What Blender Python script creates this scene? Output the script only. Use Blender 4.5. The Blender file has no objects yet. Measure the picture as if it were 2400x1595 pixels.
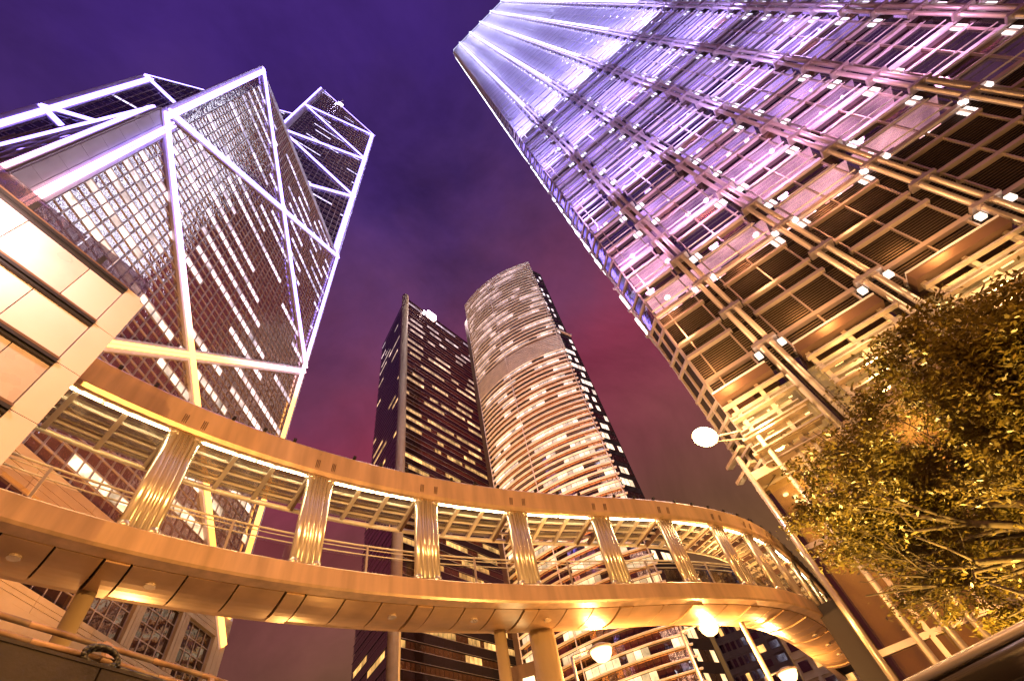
import bpy, math, random
from mathutils import Vector, Matrix
random.seed(7)
rnd = random.random
def U(a, b): return a + (b - a) * random.random()
sc = bpy.context.scene
COL = sc.collection
CZ = 1.1                                   # eye height of the camera above the pavement

# ------------------------------------------------------------------ camera
FPX, CX, CY = 1090.0, 1200.0, 797.5        # focal length and centre in photo pixels
ZEN = (973.4, -1.5)                        # where verticals meet
def norm(v): return Vector(v).normalized()
_up = norm((ZEN[0] - CX, -(ZEN[1] - CY), -FPX))
_fw = Vector((0, 0, -1)); _y = (_fw - _up * _fw.dot(_up)).normalized(); _x = _y.cross(_up)
ROT = Matrix((_x, _y, _up))
cam_d = bpy.data.cameras.new('camera'); cam = bpy.data.objects.new('camera', cam_d); COL.objects.link(cam)
cam_d.sensor_width = 36.0; cam_d.lens = FPX / 2400 * 36; cam_d.clip_end = 4000; cam_d.clip_start = 0.05
cam.matrix_world = Matrix.Translation((0, 0, CZ)) @ ROT.to_4x4()
sc.camera = cam
def pix(p):                                # world point -> photo pixel
    c = ROT.transposed() @ (Vector(p) - Vector((0, 0, CZ)))
    if c.z > -0.05: return None
    return (CX + c.x / -c.z * FPX, CY - c.y / -c.z * FPX)
def pol(az, d): a = math.radians(az); return Vector((math.sin(a) * d, math.cos(a) * d))
def tan(e): return math.tan(math.radians(e))

# ------------------------------------------------------------------ sky, exposure
w = bpy.data.worlds.new('World'); sc.world = w; w.use_nodes = True
nt = w.node_tree; nt.nodes.clear()
def N(t, typ, **k):
    n = t.nodes.new(typ)
    for a, b in k.items(): setattr(n, a, b)
    return n
tc = N(nt, 'ShaderNodeTexCoord'); sep = N(nt, 'ShaderNodeSeparateXYZ'); nt.links.new(tc.outputs['Generated'], sep.inputs[0])
nz = N(nt, 'ShaderNodeTexNoise'); nz.inputs['Scale'].default_value = 3.2; nz.inputs['Detail'].default_value = 5; nz.inputs['Roughness'].default_value = .55
nt.links.new(tc.outputs['Generated'], nz.inputs['Vector'])
off = N(nt, 'ShaderNodeMath', operation='MULTIPLY_ADD'); nt.links.new(nz.outputs[0], off.inputs[0]); off.inputs[1].default_value = .26; off.inputs[2].default_value = -.13
add = N(nt, 'ShaderNodeMath', operation='ADD'); vx = N(nt, 'ShaderNodeMath', operation='MULTIPLY_ADD'); nt.links.new(sep.outputs['X'], vx.inputs[0]); vx.inputs[1].default_value = -.15; nt.links.new(sep.outputs['Z'], vx.inputs[2])
vy = N(nt, 'ShaderNodeMath', operation='MULTIPLY_ADD'); nt.links.new(sep.outputs['Y'], vy.inputs[0]); vy.inputs[1].default_value = -.24; nt.links.new(vx.outputs[0], vy.inputs[2])
nt.links.new(vy.outputs[0], add.inputs[0]); nt.links.new(off.outputs[0], add.inputs[1])
rp = N(nt, 'ShaderNodeValToRGB'); nt.links.new(add.outputs[0], rp.inputs[0])
SKY = [(0.0, (.17, .080, .026)), (.2, (.125, .052, .030)), (.33, (.150, .046, .042)), (.45, (.18, .038, .052)), (.57, (.20, .030, .060)),
       (.68, (.130, .032, .075)), (.80, (.080, .027, .092)), (.90, (.050, .020, .115)), (1.0, (.040, .015, .130))]
cr = rp.color_ramp
while len(cr.elements) < len(SKY): cr.elements.new(.5)
for e, (p, c) in zip(cr.elements, SKY): e.position = p; e.color = (*c, 1)
mul = N(nt, 'ShaderNodeMath', operation='MULTIPLY_ADD'); nz2 = N(nt, 'ShaderNodeTexNoise'); nz2.inputs['Scale'].default_value = 2.2; nz2.inputs['Detail'].default_value = 9; nz2.inputs['Roughness'].default_value = .62; nz2.inputs['Distortion'].default_value = .6
nt.links.new(tc.outputs['Generated'], nz2.inputs['Vector']); nt.links.new(nz2.outputs[0], mul.inputs[0]); mul.inputs[1].default_value = 2.5; mul.inputs[2].default_value = -.08
bg = N(nt, 'ShaderNodeBackground'); nt.links.new(rp.outputs[0], bg.inputs[0]); nt.links.new(mul.outputs[0], bg.inputs[1])
wo = N(nt, 'ShaderNodeOutputWorld'); nt.links.new(bg.outputs[0], wo.inputs[0])
sc.view_settings.view_transform = 'Standard'; sc.view_settings.look = 'None'; sc.view_settings.gamma = 1.0
sc.view_settings.exposure = 0.0; sc.view_settings.use_curve_mapping = False
sc.cycles.use_denoising = True; sc.cycles.denoiser = 'OPENIMAGEDENOISE'
sc.cycles.sample_clamp_indirect = 4.0; sc.cycles.max_bounces = 8; sc.cycles.transparent_max_bounces = 24
sc.cycles.glossy_bounces = 4; sc.cycles.diffuse_bounces = 3; sc.cycles.caustics_reflective = False; sc.cycles.caustics_refractive = False

# ------------------------------------------------------------------ materials
MATS = {}
def new_mat(name):
    m = bpy.data.materials.new(name); m.use_nodes = True; m.node_tree.nodes.clear(); MATS[name] = m
    return m, m.node_tree
def position(t):
    return N(t, 'ShaderNodeNewGeometry').outputs['Position']
def surf(name, base, rough=.5, metal=0., ior=1.5, vary=.15, scale=.6, bump=0., bscale=3., stretch=None, coat=0.):
    m, t = new_mat(name)
    out = N(t, 'ShaderNodeOutputMaterial'); b = N(t, 'ShaderNodeBsdfPrincipled')
    pos = position(t)
    if stretch:
        mp = N(t, 'ShaderNodeMapping'); mp.inputs['Scale'].default_value = stretch; t.links.new(pos, mp.inputs[0]); pos = mp.outputs[0]
    n1 = N(t, 'ShaderNodeTexNoise'); n1.inputs['Scale'].default_value = scale; n1.inputs['Detail'].default_value = 6; t.links.new(pos, n1.inputs['Vector'])
    r = N(t, 'ShaderNodeValToRGB'); t.links.new(n1.outputs[0], r.inputs[0])
    r.color_ramp.elements[0].position = .3; r.color_ramp.elements[1].position = .7
    r.color_ramp.elements[0].color = (*[c * (1 - vary) for c in base], 1); r.color_ramp.elements[1].color = (*[min(1, c * (1 + vary)) for c in base], 1)
    t.links.new(r.outputs[0], b.inputs['Base Color'])
    mr = N(t, 'ShaderNodeMapRange'); t.links.new(n1.outputs[0], mr.inputs[0]); mr.inputs[3].default_value = max(.01, rough * .8); mr.inputs[4].default_value = min(1, rough * 1.25)
    t.links.new(mr.outputs[0], b.inputs['Roughness'])
    b.inputs['Metallic'].default_value = metal; b.inputs['IOR'].default_value = ior; b.inputs['Coat Weight'].default_value = coat
    if bump:
        n2 = N(t, 'ShaderNodeTexNoise'); n2.inputs['Scale'].default_value = bscale; n2.inputs['Detail'].default_value = 3; t.links.new(pos, n2.inputs['Vector'])
        bp = N(t, 'ShaderNodeBump'); bp.inputs['Strength'].default_value = 1; bp.inputs['Distance'].default_value = bump; t.links.new(n2.outputs[0], bp.inputs['Height'])
        t.links.new(bp.outputs[0], b.inputs['Normal'])
    t.links.new(b.outputs[0], out.inputs[0])
    return m
def glow(name, stops, strength=1., sample=False, noise=0., nscale=1., use='z', grid=None):
    """light-giving surface; stops = (position, colour) along world height or along z-0.6*x of the tower"""
    m, t = new_mat(name)
    out = N(t, 'ShaderNodeOutputMaterial'); e = N(t, 'ShaderNodeEmission')
    if use == 'z':
        s = N(t, 'ShaderNodeSeparateXYZ'); t.links.new(position(t), s.inputs[0]); val = s.outputs['Z']
    else:
        s = N(t, 'ShaderNodeSeparateXYZ'); c = N(t, 'ShaderNodeTexCoord'); t.links.new(c.outputs['Object'], s.inputs[0])
        ma = N(t, 'ShaderNodeMath', operation='MULTIPLY_ADD'); t.links.new(s.outputs['X'], ma.inputs[0]); ma.inputs[1].default_value = -.6; t.links.new(s.outputs['Z'], ma.inputs[2]); val = ma.outputs[0]
    if len(stops) > 1:
        lo, hi = stops[0][0], stops[-1][0]
        mr = N(t, 'ShaderNodeMapRange'); t.links.new(val, mr.inputs[0]); mr.inputs[1].default_value = lo; mr.inputs[2].default_value = hi
        r = N(t, 'ShaderNodeValToRGB'); t.links.new(mr.outputs[0], r.inputs[0])
        while len(r.color_ramp.elements) < len(stops): r.color_ramp.elements.new(.5)
        for el, (p, c) in zip(r.color_ramp.elements, stops): el.position = (p - lo) / (hi - lo); el.color = (*c, 1)
        t.links.new(r.outputs[0], e.inputs[0])
    else: e.inputs[0].default_value = (*stops[0][1], 1)
    e.inputs[1].default_value = strength
    if noise:
        n1 = N(t, 'ShaderNodeTexNoise'); n1.inputs['Scale'].default_value = nscale; n1.inputs['Detail'].default_value = 4; t.links.new(position(t), n1.inputs['Vector'])
        mr2 = N(t, 'ShaderNodeMapRange'); t.links.new(n1.outputs[0], mr2.inputs[0]); mr2.inputs[1].default_value = .3; mr2.inputs[2].default_value = .7
        mr2.inputs[3].default_value = strength * (1 - noise); mr2.inputs[4].default_value = strength * (1 + noise)
        t.links.new(mr2.outputs[0], e.inputs[1])
    t.links.new(e.outputs[0], out.inputs[0])
    m.cycles.emission_sampling = 'AUTO' if sample else 'NONE'
    return m
def clear_glass(name, tint, fac, rough=.02, bump=0., bscale=1.):
    m, t = new_mat(name)
    out = N(t, 'ShaderNodeOutputMaterial'); tr = N(t, 'ShaderNodeBsdfTransparent'); g = N(t, 'ShaderNodeBsdfGlossy'); mx = N(t, 'ShaderNodeMixShader')
    tr.inputs[0].default_value = (*tint, 1); g.inputs['Roughness'].default_value = rough; g.inputs[0].default_value = (.9, .9, .9, 1)
    lw = N(t, 'ShaderNodeLayerWeight'); lw.inputs[0].default_value = .25
    mr = N(t, 'ShaderNodeMapRange'); t.links.new(lw.outputs['Fresnel'], mr.inputs[0]); mr.inputs[3].default_value = fac; mr.inputs[4].default_value = min(1, fac + .6)
    t.links.new(mr.outputs[0], mx.inputs[0]); t.links.new(tr.outputs[0], mx.inputs[1]); t.links.new(g.outputs[0], mx.inputs[2])
    if bump:
        n2 = N(t, 'ShaderNodeTexNoise'); n2.inputs['Scale'].default_value = bscale; t.links.new(position(t), n2.inputs['Vector'])
        bp = N(t, 'ShaderNodeBump'); bp.inputs['Distance'].default_value = bump; t.links.new(n2.outputs[0], bp.inputs['Height']); t.links.new(bp.outputs[0], g.inputs['Normal'])
    t.links.new(mx.outputs[0], out.inputs[0])
    return m
M = {}
WARM, PINK, VIOL, BLUE = (1, .50, .14), (1, .66, .55), (.50, .36, 1), (.36, .34, 1)
M['mirror_glass'] = surf('mirror_glass', (.15, .062, .026), .03, 0., 4.0, .3, .15, .055, 1.0)
M['bronze_mirror'] = surf('bronze_mirror_glass', (.42, .24, .12), .05, .9, 1.5, .3, .1, .05, .7)
M['tower_glass'] = surf('tower_glass', (.035, .014, .008), .04, 0., 1.9, .4, .1, .02, .5)
M['side_lamp'] = None
M['dark_glass'] = surf('dark_glass', (.022, .010, .009), .06, 0., 1.9, .4, .1, .01, .4)
M['alu'] = surf('aluminium_cladding', (.60, .57, .62), .5, .05, 1.5, .08, .4)
M['mull'] = surf('mullion_metal', (.55, .46, .40), .35, .5, 1.5, .1, .5)
M['steel'] = surf('polished_steel', (.86, .74, .56), .22, .7, 1.5, .10, 5, 0, 6, (1, 1, .03))
M['tube_steel'] = surf('tube_steel', (.42, .36, .36), .34, .5, 1.5, .10, 5, 0, 6, (1, 1, .03))
M['stone'] = surf('cream_stone', (.52, .39, .22), .6, 0., 1.5, .08, .8, .004, 8)
M['pale'] = surf('pale_wall_panel', (.52, .43, .42), .22, 0., 1.5, .05, .9, .01, 1.2, None, .3)
M['pale_b'] = surf('pale_wall_panel_dull', (.40, .32, .30), .28, 0., 1.5, .10, 1.5, .01, 1.2, None, .3)
M['black'] = surf('black_rubber', (.015, .012, .011), .5, 0.)
M['core'] = surf('dark_core', (.02, .013, .012), .7, 0.)
M['bronze'] = surf('bronze_panel', (.16, .09, .055), .4, .4)
M['fascia'] = surf('bridge_fascia_metal', (.68, .46, .27), .30, .45, 1.5, .20, 1.6, .010, .5, (1.5, 1.5, .22))
M['soffit'] = surf('bridge_soffit_panel', (.58, .37, .20), .30, .4, 1.5, .16, 1.2, .006, .7)
M['soffit_b'] = surf('bridge_soffit_panel_dull', (.50, .31, .165), .36, .4, 1.5, .20, 1.5, .006, .9)
M['white_steel'] = surf('white_painted_steel', (.76, .66, .52), .35, .2)
M['asphalt'] = surf('asphalt', (.05, .05, .05), .8, 0., 1.5, .2, 3, .01, 40)
M['paving'] = surf('paving', (.22, .19, .16), .7, 0., 1.5, .2, 2)
M['darkwall'] = surf('dark_granite', (.022, .015, .012), .45, 0., 1.5, .35, 2.5, .004, 30)
M['rust_pipe'] = surf('weathered_pipe', (.22, .13, .08), .55, .2, 1.5, .45, 5, .004, 20)
M['louver'] = surf('louver_metal', (.20, .14, .11), .35, .6)
M['beige'] = surf('beige_soffit', (.55, .42, .28), .5)
M['roofglass'] = clear_glass('roof_glass', (.80, .72, .58), .30, .05, .01, 2)
M['railglass'] = clear_glass('balustrade_glass', (.92, .88, .82), .06)
M['parapetglass'] = clear_glass('parapet_glass', (.80, .72, .70), .18, .1, .01, 3)
M['ckglass'] = clear_glass('office_glass', (.9, .86, .92), .08, .02, .004, 1)
M['lobbyglass'] = clear_glass('lobby_glass', (.85, .75, .55), .12, .02, .004, 1)
M['strip'] = glow('tower_light_strip', [(28 + CZ, (.55, .22, .04)), (42 + CZ, (.55, .23, .06)), (52 + CZ, (.58, .30, .40)), (68 + CZ, (.30, .20, 1)), (330, (.25, .18, 1))], 9., True, use='xz')
M['strip_low'] = glow('tower_light_strip_warm', [(0, (1, .6, .25))], 5., True)
M['lit_boc'] = glow('lit_office_window', [(20, (1, .62, .30)), (50, (1, .70, .48)), (75, (.95, .74, .86)), (110, (.72, .64, 1)), (330, (.6, .55, 1))], 2.6, False, .6, .5)
M['lit_gold'] = glow('lit_tower_window', [(20, (1, .50, .13)), (110, (1, .52, .17)), (160, (1, .60, .36)), (190, (.95, .66, .66)), (200, (.9, .66, .8))], 1.5, False, .7, .35)
M['lit_round'] = glow('lit_curved_tower_window', [(15, (1, .62, .25)), (70, (1, .70, .46)), (110, (1, .74, .64)), (190, (.92, .72, .9))], 1.9, False, .55, .4)
for k_, m_ in (('boc', .45), ('gold', .55), ('round', .5)):
    src = MATS[{'boc': 'lit_office_window', 'gold': 'lit_tower_window', 'round': 'lit_curved_tower_window'}[k_]]; cp = src.copy(); cp.name = src.name + '_dim'; M['dim_' + k_] = cp
    for nd in cp.node_tree.nodes:
        if nd.type == 'MAP_RANGE' and nd.inputs[2].default_value < 1: nd.inputs[3].default_value *= m_; nd.inputs[4].default_value *= m_
M['side_lamp'] = glow('side_facade_lamp', [(20, (1, .8, .6)), (60, (.85, .8, 1)), (290, (.8, .8, 1))], 14., False)
M['ck_side'] = glow('lit_side_window', [(20, (1, .6, .4)), (60, (.75, .6, 1)), (290, (.7, .66, 1))], 2.4, False, .8, .5)
CKS = [(20, (1, .50, .22)), (30, (1, .50, .36)), (38, (.95, .44, .62)), (48, (.58, .36, 1)), (110, (.36, .30, 1)), (290, (.40, .38, 1))]
M['ck_ceiling'] = glow('lit_office_ceiling', CKS, 2.2, False, .65, .30)
M['ck_ceiling_dim'] = glow('dim_office_ceiling', CKS, .10, False, .5, .5)
M['ck_wall'] = glow('lit_office_wall', CKS, .9, False, .7, .6)
M['ck_spot'] = glow('ceiling_lamp', [(20, (1, .8, .6)), (45, (1, .82, .95)), (60, (.86, .82, 1)), (290, (.8, .8, 1))], 7., False)
M['ck_node'] = glow('facade_lamp', [(12, (1, .72, .42)), (30, (1, .78, .7)), (48, (.9, .78, 1)), (90, (.66, .64, 1)), (290, (.7, .72, 1))], 2.2, True)
M['ck_line'] = glow('facade_light_line', [(12, (1, .72, .42)), (30, (1, .78, .7)), (60, (.72, .62, 1)), (290, (.72, .74, 1))], 3.2, True)
M['lobby_glow'] = glow('lit_lobby_wall', [(0, (1, .50, .12)), (14, (1, .58, .20)), (20, (1, .66, .36))], .8, False, .8, .5)
M['lobby_lamp'] = glow('lobby_lamp', [(0, (1, .78, .45))], 6., False)
M['tube_light'] = glow('fluorescent_tube', [(0, (1, .78, .42))], 60., True)
M['lamp_warm'] = glow('street_lamp_lens', [(0, (1, .62, .24))], 5., False)
M['lamp_white'] = glow('floodlight_lens', [(0, (1, .80, .50))], 9., False)
M['lamp_pink'] = glow('rooftop_floodlight_lens', [(0, (1, .74, .86))], 22., False)
M['panel_white'] = glow('lit_sign_panel', [(0, (1, .80, .42))], 3.2, False, .3, 2)
M['bark'] = surf('bark', (.045, .028, .015), .8, 0., 1.5, .4, 8, .01, 25)
M['car_paint'] = surf('black_car_paint', (.010, .007, .006), .1, 0., 1.5, .1, 2, 0, 1, None, .2)
M['car_glass'] = surf('car_glass', (.01, .01, .01), .03, 0., 1.6)
M['tyre'] = surf('tyre_rubber', (.02, .02, .02), .8)
def leaf_material():
    m, t = new_mat('tree_leaf'); out = N(t, 'ShaderNodeOutputMaterial'); b = N(t, 'ShaderNodeBsdfPrincipled'); tr = N(t, 'ShaderNodeBsdfTranslucent'); mx = N(t, 'ShaderNodeMixShader')
    n1 = N(t, 'ShaderNodeTexNoise'); n1.inputs['Scale'].default_value = 7; t.links.new(position(t), n1.inputs['Vector'])
    r = N(t, 'ShaderNodeValToRGB'); t.links.new(n1.outputs[0], r.inputs[0]); r.color_ramp.elements[0].position = .3; r.color_ramp.elements[1].position = .7
    r.color_ramp.elements[0].color = (.06, .042, .008, 1); r.color_ramp.elements[1].color = (.17, .12, .02, 1)
    t.links.new(r.outputs[0], b.inputs['Base Color']); t.links.new(r.outputs[0], tr.inputs[0]); b.inputs['Roughness'].default_value = .38
    mx.inputs[0].default_value = .35; t.links.new(b.outputs[0], mx.inputs[1]); t.links.new(tr.outputs[0], mx.inputs[2]); t.links.new(mx.outputs[0], out.inputs[0])
    return m
M['leaf'] = leaf_material()

# ------------------------------------------------------------------ mesh helpers
class MB:
    def __init__(s): s.v = []; s.f = []
    def poly(s, pts):
        k = len(s.v); s.v += [tuple(p) for p in pts]; s.f.append(tuple(range(k, k + len(pts))))
    def obox(s, o, a, b, c):
        o, a, b, c = Vector(o), Vector(a), Vector(b), Vector(c); k = len(s.v)
        if a.cross(b).dot(c) < 0: a, b = b, a
        for p in (o, o + a, o + a + b, o + b, o + c, o + a + c, o + a + b + c, o + b + c): s.v.append(tuple(p))
        for q in ((0, 3, 2, 1), (4, 5, 6, 7), (0, 1, 5, 4), (1, 2, 6, 5), (2, 3, 7, 6), (3, 0, 4, 7)): s.f.append(tuple(k + i for i in q))
    def box(s, x0, x1, y0, y1, z0, z1): s.obox((x0, y0, z0), (x1 - x0, 0, 0), (0, y1 - y0, 0), (0, 0, z1 - z0))
    def tube(s, p0, p1, r, n=8, r2=None):
        p0, p1 = Vector(p0), Vector(p1); d = (p1 - p0).normalized(); a = d.orthogonal().normalized(); b = d.cross(a); r2 = r if r2 is None else r2; k = len(s.v)
        for p, q in ((p0, r), (p1, r2)):
            for i in range(n):
                t = 2 * math.pi * i / n; s.v.append(tuple(p + (a * math.cos(t) + b * math.sin(t)) * q))
        for i in range(n): j = (i + 1) % n; s.f.append((k + i, k + j, k + n + j, k + n + i))
        s.f.append(tuple(k + i for i in reversed(range(n)))); s.f.append(tuple(k + n + i for i in range(n)))
    def lathe(s, base, prof, n=16):
        k = len(s.v); base = Vector(base)
        for r, z in prof:
            for i in range(n): t = 2 * math.pi * i / n; s.v.append(tuple(base + Vector((r * math.cos(t), r * math.sin(t), z))))
        for q in range(len(prof) - 1):
            for i in range(n): j = (i + 1) % n; s.f.append((k + q * n + i, k + q * n + j, k + (q + 1) * n + j, k + (q + 1) * n + i))
        s.f.append(tuple(k + i for i in reversed(range(n)))); s.f.append(tuple(k + (len(prof) - 1) * n + i for i in range(n)))
    def strip(s, rows, closed=False):          # rows of equal length points
        k = len(s.v); n = len(rows[0])
        for r in rows: s.v += [tuple(p) for p in r]
        for i in range(len(rows) - 1):
            for j in range(n if closed else n - 1):
                q = (j + 1) % n; s.f.append((k + i * n + j, k + i * n + q, k + (i + 1) * n + q, k + (i + 1) * n + j))
        if closed: s.f.append(tuple(k + j for j in reversed(range(n)))); s.f.append(tuple(k + (len(rows) - 1) * n + j for j in range(n)))
    def mesh(s, name, mat):
        m = bpy.data.meshes.new(name); m.from_pydata(s.v, [], s.f); m.materials.append(M[mat]); return m
    def build(s, name, mat, parent=None, kind=None, smooth=False):
        if not s.v: return None
        m = s.mesh(name, mat)
        if smooth: m.polygons.foreach_set('use_smooth', [True] * len(m.polygons))
        o = bpy.data.objects.new(name, m); COL.objects.link(o)
        if parent: o.parent = parent
        if kind: o['kind'] = kind
        return o
def empty(name, loc, label, cat, group=None, rz=0.):
    o = bpy.data.objects.new(name, None); COL.objects.link(o); o.location = loc; o.rotation_euler = (0, 0, rz); o['label'] = label; o['category'] = cat; o.empty_display_size = .5
    if group: o['group'] = group
    return o
def tagged(o, label, cat, group=None):
    o['label'] = label; o['category'] = cat
    if group: o['group'] = group
    return o
def struct(o): o['kind'] = 'structure'; return o
_cubes = {}
DISC = MB(); DISC.lathe((.5, .5, 0), [(.5, 0), (.5, 1)], 12)
def cube(mat, disc=False):
    if (mat, disc) not in _cubes:
        b = MB()
        if disc: b.v, b.f = DISC.v, DISC.f
        else: b.box(0, 1, 0, 1, 0, 1)
        _cubes[(mat, disc)] = b.mesh('piece_' + mat, mat)
    return _cubes[(mat, disc)]
UNIT = [(0, 0, 0), (1, 0, 0), (1, 1, 0), (0, 1, 0), (0, 0, 1), (1, 0, 1), (1, 1, 1), (0, 1, 1)]
UF = [(0, 3, 2, 1), (4, 5, 6, 7), (0, 1, 5, 4), (1, 2, 6, 5), (2, 3, 7, 6), (3, 0, 4, 7)]
def pmat(o, a, b, c):                          # matrix that maps the unit cube on the box o,a,b,c
    a, b, c, o = Vector(a), Vector(b), Vector(c), Vector(o)
    return Matrix(((a.x, b.x, c.x, o.x), (a.y, b.y, c.y, o.y), (a.z, b.z, c.z, o.z), (0, 0, 0, 1)))
def rotz(v, r): c, s = math.cos(r), math.sin(r); return Vector((v[0] * c - v[1] * s, v[0] * s + v[1] * c, v[2]))
def pieces(parent, name, items, limit=300, hide=None, disc=False):
    """items: (box matrix in the parent's space, material). The ones that show largest become objects, the rest one joined part."""
    L, r = parent.location, parent.rotation_euler[2]
    sized = []
    for i, (mx, mat) in enumerate(items):
        c = L + rotz(mx @ Vector((.5, .5, .5)), r); p = pix(c); s = 0
        if p and -40 < p[0] < 2440 and -40 < p[1] < 1635 and not (hide and hide(p)):
            d = (c - Vector((0, 0, CZ))).length; e = sorted((mx.col[k].xyz.length for k in range(3)), reverse=True); s = e[0] * e[1] / d ** 2
        sized.append((-s, i))
    sized.sort(); keep = set(i for s, i in sized[:limit] if s < 0)
    rest = {}
    for i, (mx, mat) in enumerate(items):
        if i in keep:
            o = bpy.data.objects.new(name, cube(mat, disc)); COL.objects.link(o); o.parent = parent; o.matrix_local = mx
        else: rest.setdefault(mat, []).append(mx)
    for mat, ms in rest.items():
        b = MB()
        for mx in ms:
            k = len(b.v); b.v += [tuple(mx @ Vector(q)) for q in (DISC.v if disc else UNIT)]; b.f += [tuple(k + j for j in f) for f in (DISC.f if disc else UF)]
        b.build(name + '_field', mat, parent, 'stuff')
def light(name, kind, loc, power, color, parent=None, size=.3, target=None, angle=120, blend=.6):
    d = bpy.data.lights.new(name, kind); d.energy = power; d.color = color
    if kind == 'AREA': d.size = size
    else: d.shadow_soft_size = size
    if kind == 'SPOT': d.spot_size = math.radians(angle); d.spot_blend = blend
    o = bpy.data.objects.new(name, d); COL.objects.link(o); o.location = loc
    if target is not None: o.rotation_euler = (Vector(target) - Vector(loc)).to_track_quat('-Z', 'Y').to_euler()
    if parent:
        o.parent = parent; o.matrix_parent_inverse = (Matrix.Translation(parent.location) @ Matrix.Rotation(parent.rotation_euler[2], 4, 'Z')).inverted()
    return o
class Face:
    """a facade plane in its thing's space: o origin, x along, n outward"""
    def __init__(s, o, x, n): s.o, s.x, s.n = Vector(o), Vector(x).normalized(), Vector(n).normalized()
    def p(s, u, z, out=0.): return s.o + s.x * u + s.n * out + Vector((0, 0, z))
    def box(s, u0, u1, z0, z1, o0, o1): return pmat(s.p(u0, z0, o0), s.x * (u1 - u0), s.n * (o1 - o0), Vector((0, 0, z1 - z0)))
    def pane(s, u0, u1, z0, z1, out, tilt=0.):
        a = s.x * (u1 - u0); h = Vector((0, 0, z1 - z0)); ta, tb = U(-tilt, tilt), U(-tilt, tilt)
        return pmat(s.p(u0, z0, out) - s.n * .02 , a + s.n * ta * (u1 - u0), s.n * .02, h + s.n * tb * (z1 - z0))
    def mb(s, b, u0, u1, z0, z1, o0, o1): b.obox(s.p(u0, z0, o0), s.x * (u1 - u0), s.n * (o1 - o0), (0, 0, z1 - z0))
    def bar(s, b, p, q, width, o0, o1):       # slanted bar in the plane from (u,z) to (u,z)
        d = Vector((q[0] - p[0], q[1] - p[1])); L = d.length; d /= L; nn = Vector((-d.y, d.x)) * width / 2
        b.obox(s.p(p[0] - nn.x, p[1] - nn.y, o0), s.x * d.x * L + Vector((0, 0, d.y * L)), s.n * (o1 - o0), s.x * 2 * nn.x + Vector((0, 0, 2 * nn.y)))

# ------------------------------------------------------------------ ground
g = MB(); g.box(-1500, 1500, -1500, 1500, -.5, 0); struct(g.build('ground', 'paving'))
g = MB(); g.box(-3.2, 4.6, -200, 12, .0, .004); struct(g.build('road', 'asphalt'))
g = MB(); g.box(4.6, 4.75, -200, 12, 0, .13); struct(g.build('kerb', 'paving'))

# ------------------------------------------------------------------ faceted tower with light strips (left)
UX, UY = -.08704078, .99620475
boc = empty('faceted_tower', (-40.12, 4.13, 0), 'faceted glass skyscraper outlined by glowing light strips with crossed diagonal braces', 'skyscraper', None, math.atan2(UY, UX))
H0, H1, H2, H3, H4, H5 = [h + CZ for h in (28.7, 82.7, 137.7, 191.3, 245.4, 298.8)]
A, B, C_, D, O = (0, 0), (52, 0), (52, 52), (0, 52), (26, 26)
def prism(pts, tops, name, inset=.35):
    c = Vector((sum(p[0] for p in pts) / 3, sum(p[1] for p in pts) / 3)); b = MB()
    q = [c + (Vector(p) - c) * (1 - inset / 9) for p in pts]
    lo = [(p.x, p.y, 0) for p in q]; hi = [(p.x, p.y, t - .5) for p, t in zip(q, tops)]
    for i in range(3): j = (i + 1) % 3; b.poly([lo[i], lo[j], hi[j], hi[i]])
    b.poly(hi); return b.build(name, 'core', boc)
prism([A, B, O], [H2, H2, H3], 'core_wall'); prism([A, O, D], [H1, H2, H1], 'core_wall'); prism([B, C_, O], [H5, H5, 324.5 + CZ], 'core_wall'); prism([D, O, C_], [H3, H4, H3], 'core_wall')
fAB = Face((0, 0, 0), (1, 0, 0), (0, -1, 0)); fAD = Face((0, 52, 0), (0, -1, 0), (-1, 0, 0))
q2 = 2 ** .5
fOB = Face((26, 26, 0), (1, -1, 0), (-1, -1, 0)); fDO = Face((0, 52, 0), (1, -1, 0), (-1, -1, 0)); LD = 26 * q2
fAO = Face((0, 0, 0), (1, 1, 0), (-1, 1, 0))
def rows_lit(n_rows, n_cols, dens, lo, hi):
    s = set()
    for r in range(n_rows):
        c = -int(U(0, 8))
        while c < n_cols:
            if rnd() < dens:
                L = int(U(lo, hi)); s |= {(r, q) for q in range(c, c + L)}; c += L
            c += int(U(1, 6))
    return s
panes = []; mg = MB()
z0 = 32.3 + CZ; du, dz = 46.9 / 34, 4.13 / 3
nz_ = int((H2 - 1 - z0) / dz); lit = rows_lit(nz_ // 3, 34, .33, 5, 17)
for r in range(nz_):
    for c in range(34):
        u0, zz = 3.3 + c * du, z0 + r * dz
        is_lit = r % 3 == 1 and (r // 3, c) in lit
        panes.append((fAB.pane(u0 + .09, u0 + du - .09, zz + .07, zz + dz - .07, .0 if not is_lit else -.02, .0 if is_lit else .006), ('lit_boc' if rnd() < .7 else 'dim_boc') if is_lit else 'mirror_glass'))
for r in range(nz_):
    zz = z0 + r * dz
    if zz > H1: panes.append((fAB.pane(1.72, 3.2, zz + .07, zz + dz - .07, 0, .006), 'mirror_glass'))
b = MB(); fAB.mb(b, 1.7, 50.2, z0 + nz_ * dz + .1, H2 - .05, -.2, .2); b.build('parapet', 'alu', boc)
for c in range(35):
    u0 = 3.3 + c * du
    for dx in (-.09, .04): fAB.mb(mg, u0 + dx, u0 + dx + .05, z0, H2 - .8, -.05, .11)
for r in range(nz_ + 1):
    zz = z0 + r * dz
    for dx in ((-.07, .03) if r % 3 < 2 else (-.09, .04)): fAB.mb(mg, 3.3, 50.2, zz + dx, zz + dx + .045, -.05, .10)
mg.build('mullion_grid', 'mull', boc, 'stuff')
pieces(boc, 'window_pane', panes, 300, hide=lambda p: p[0] < 330 and p[1] > 420 or p[1] > 1180)
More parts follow.
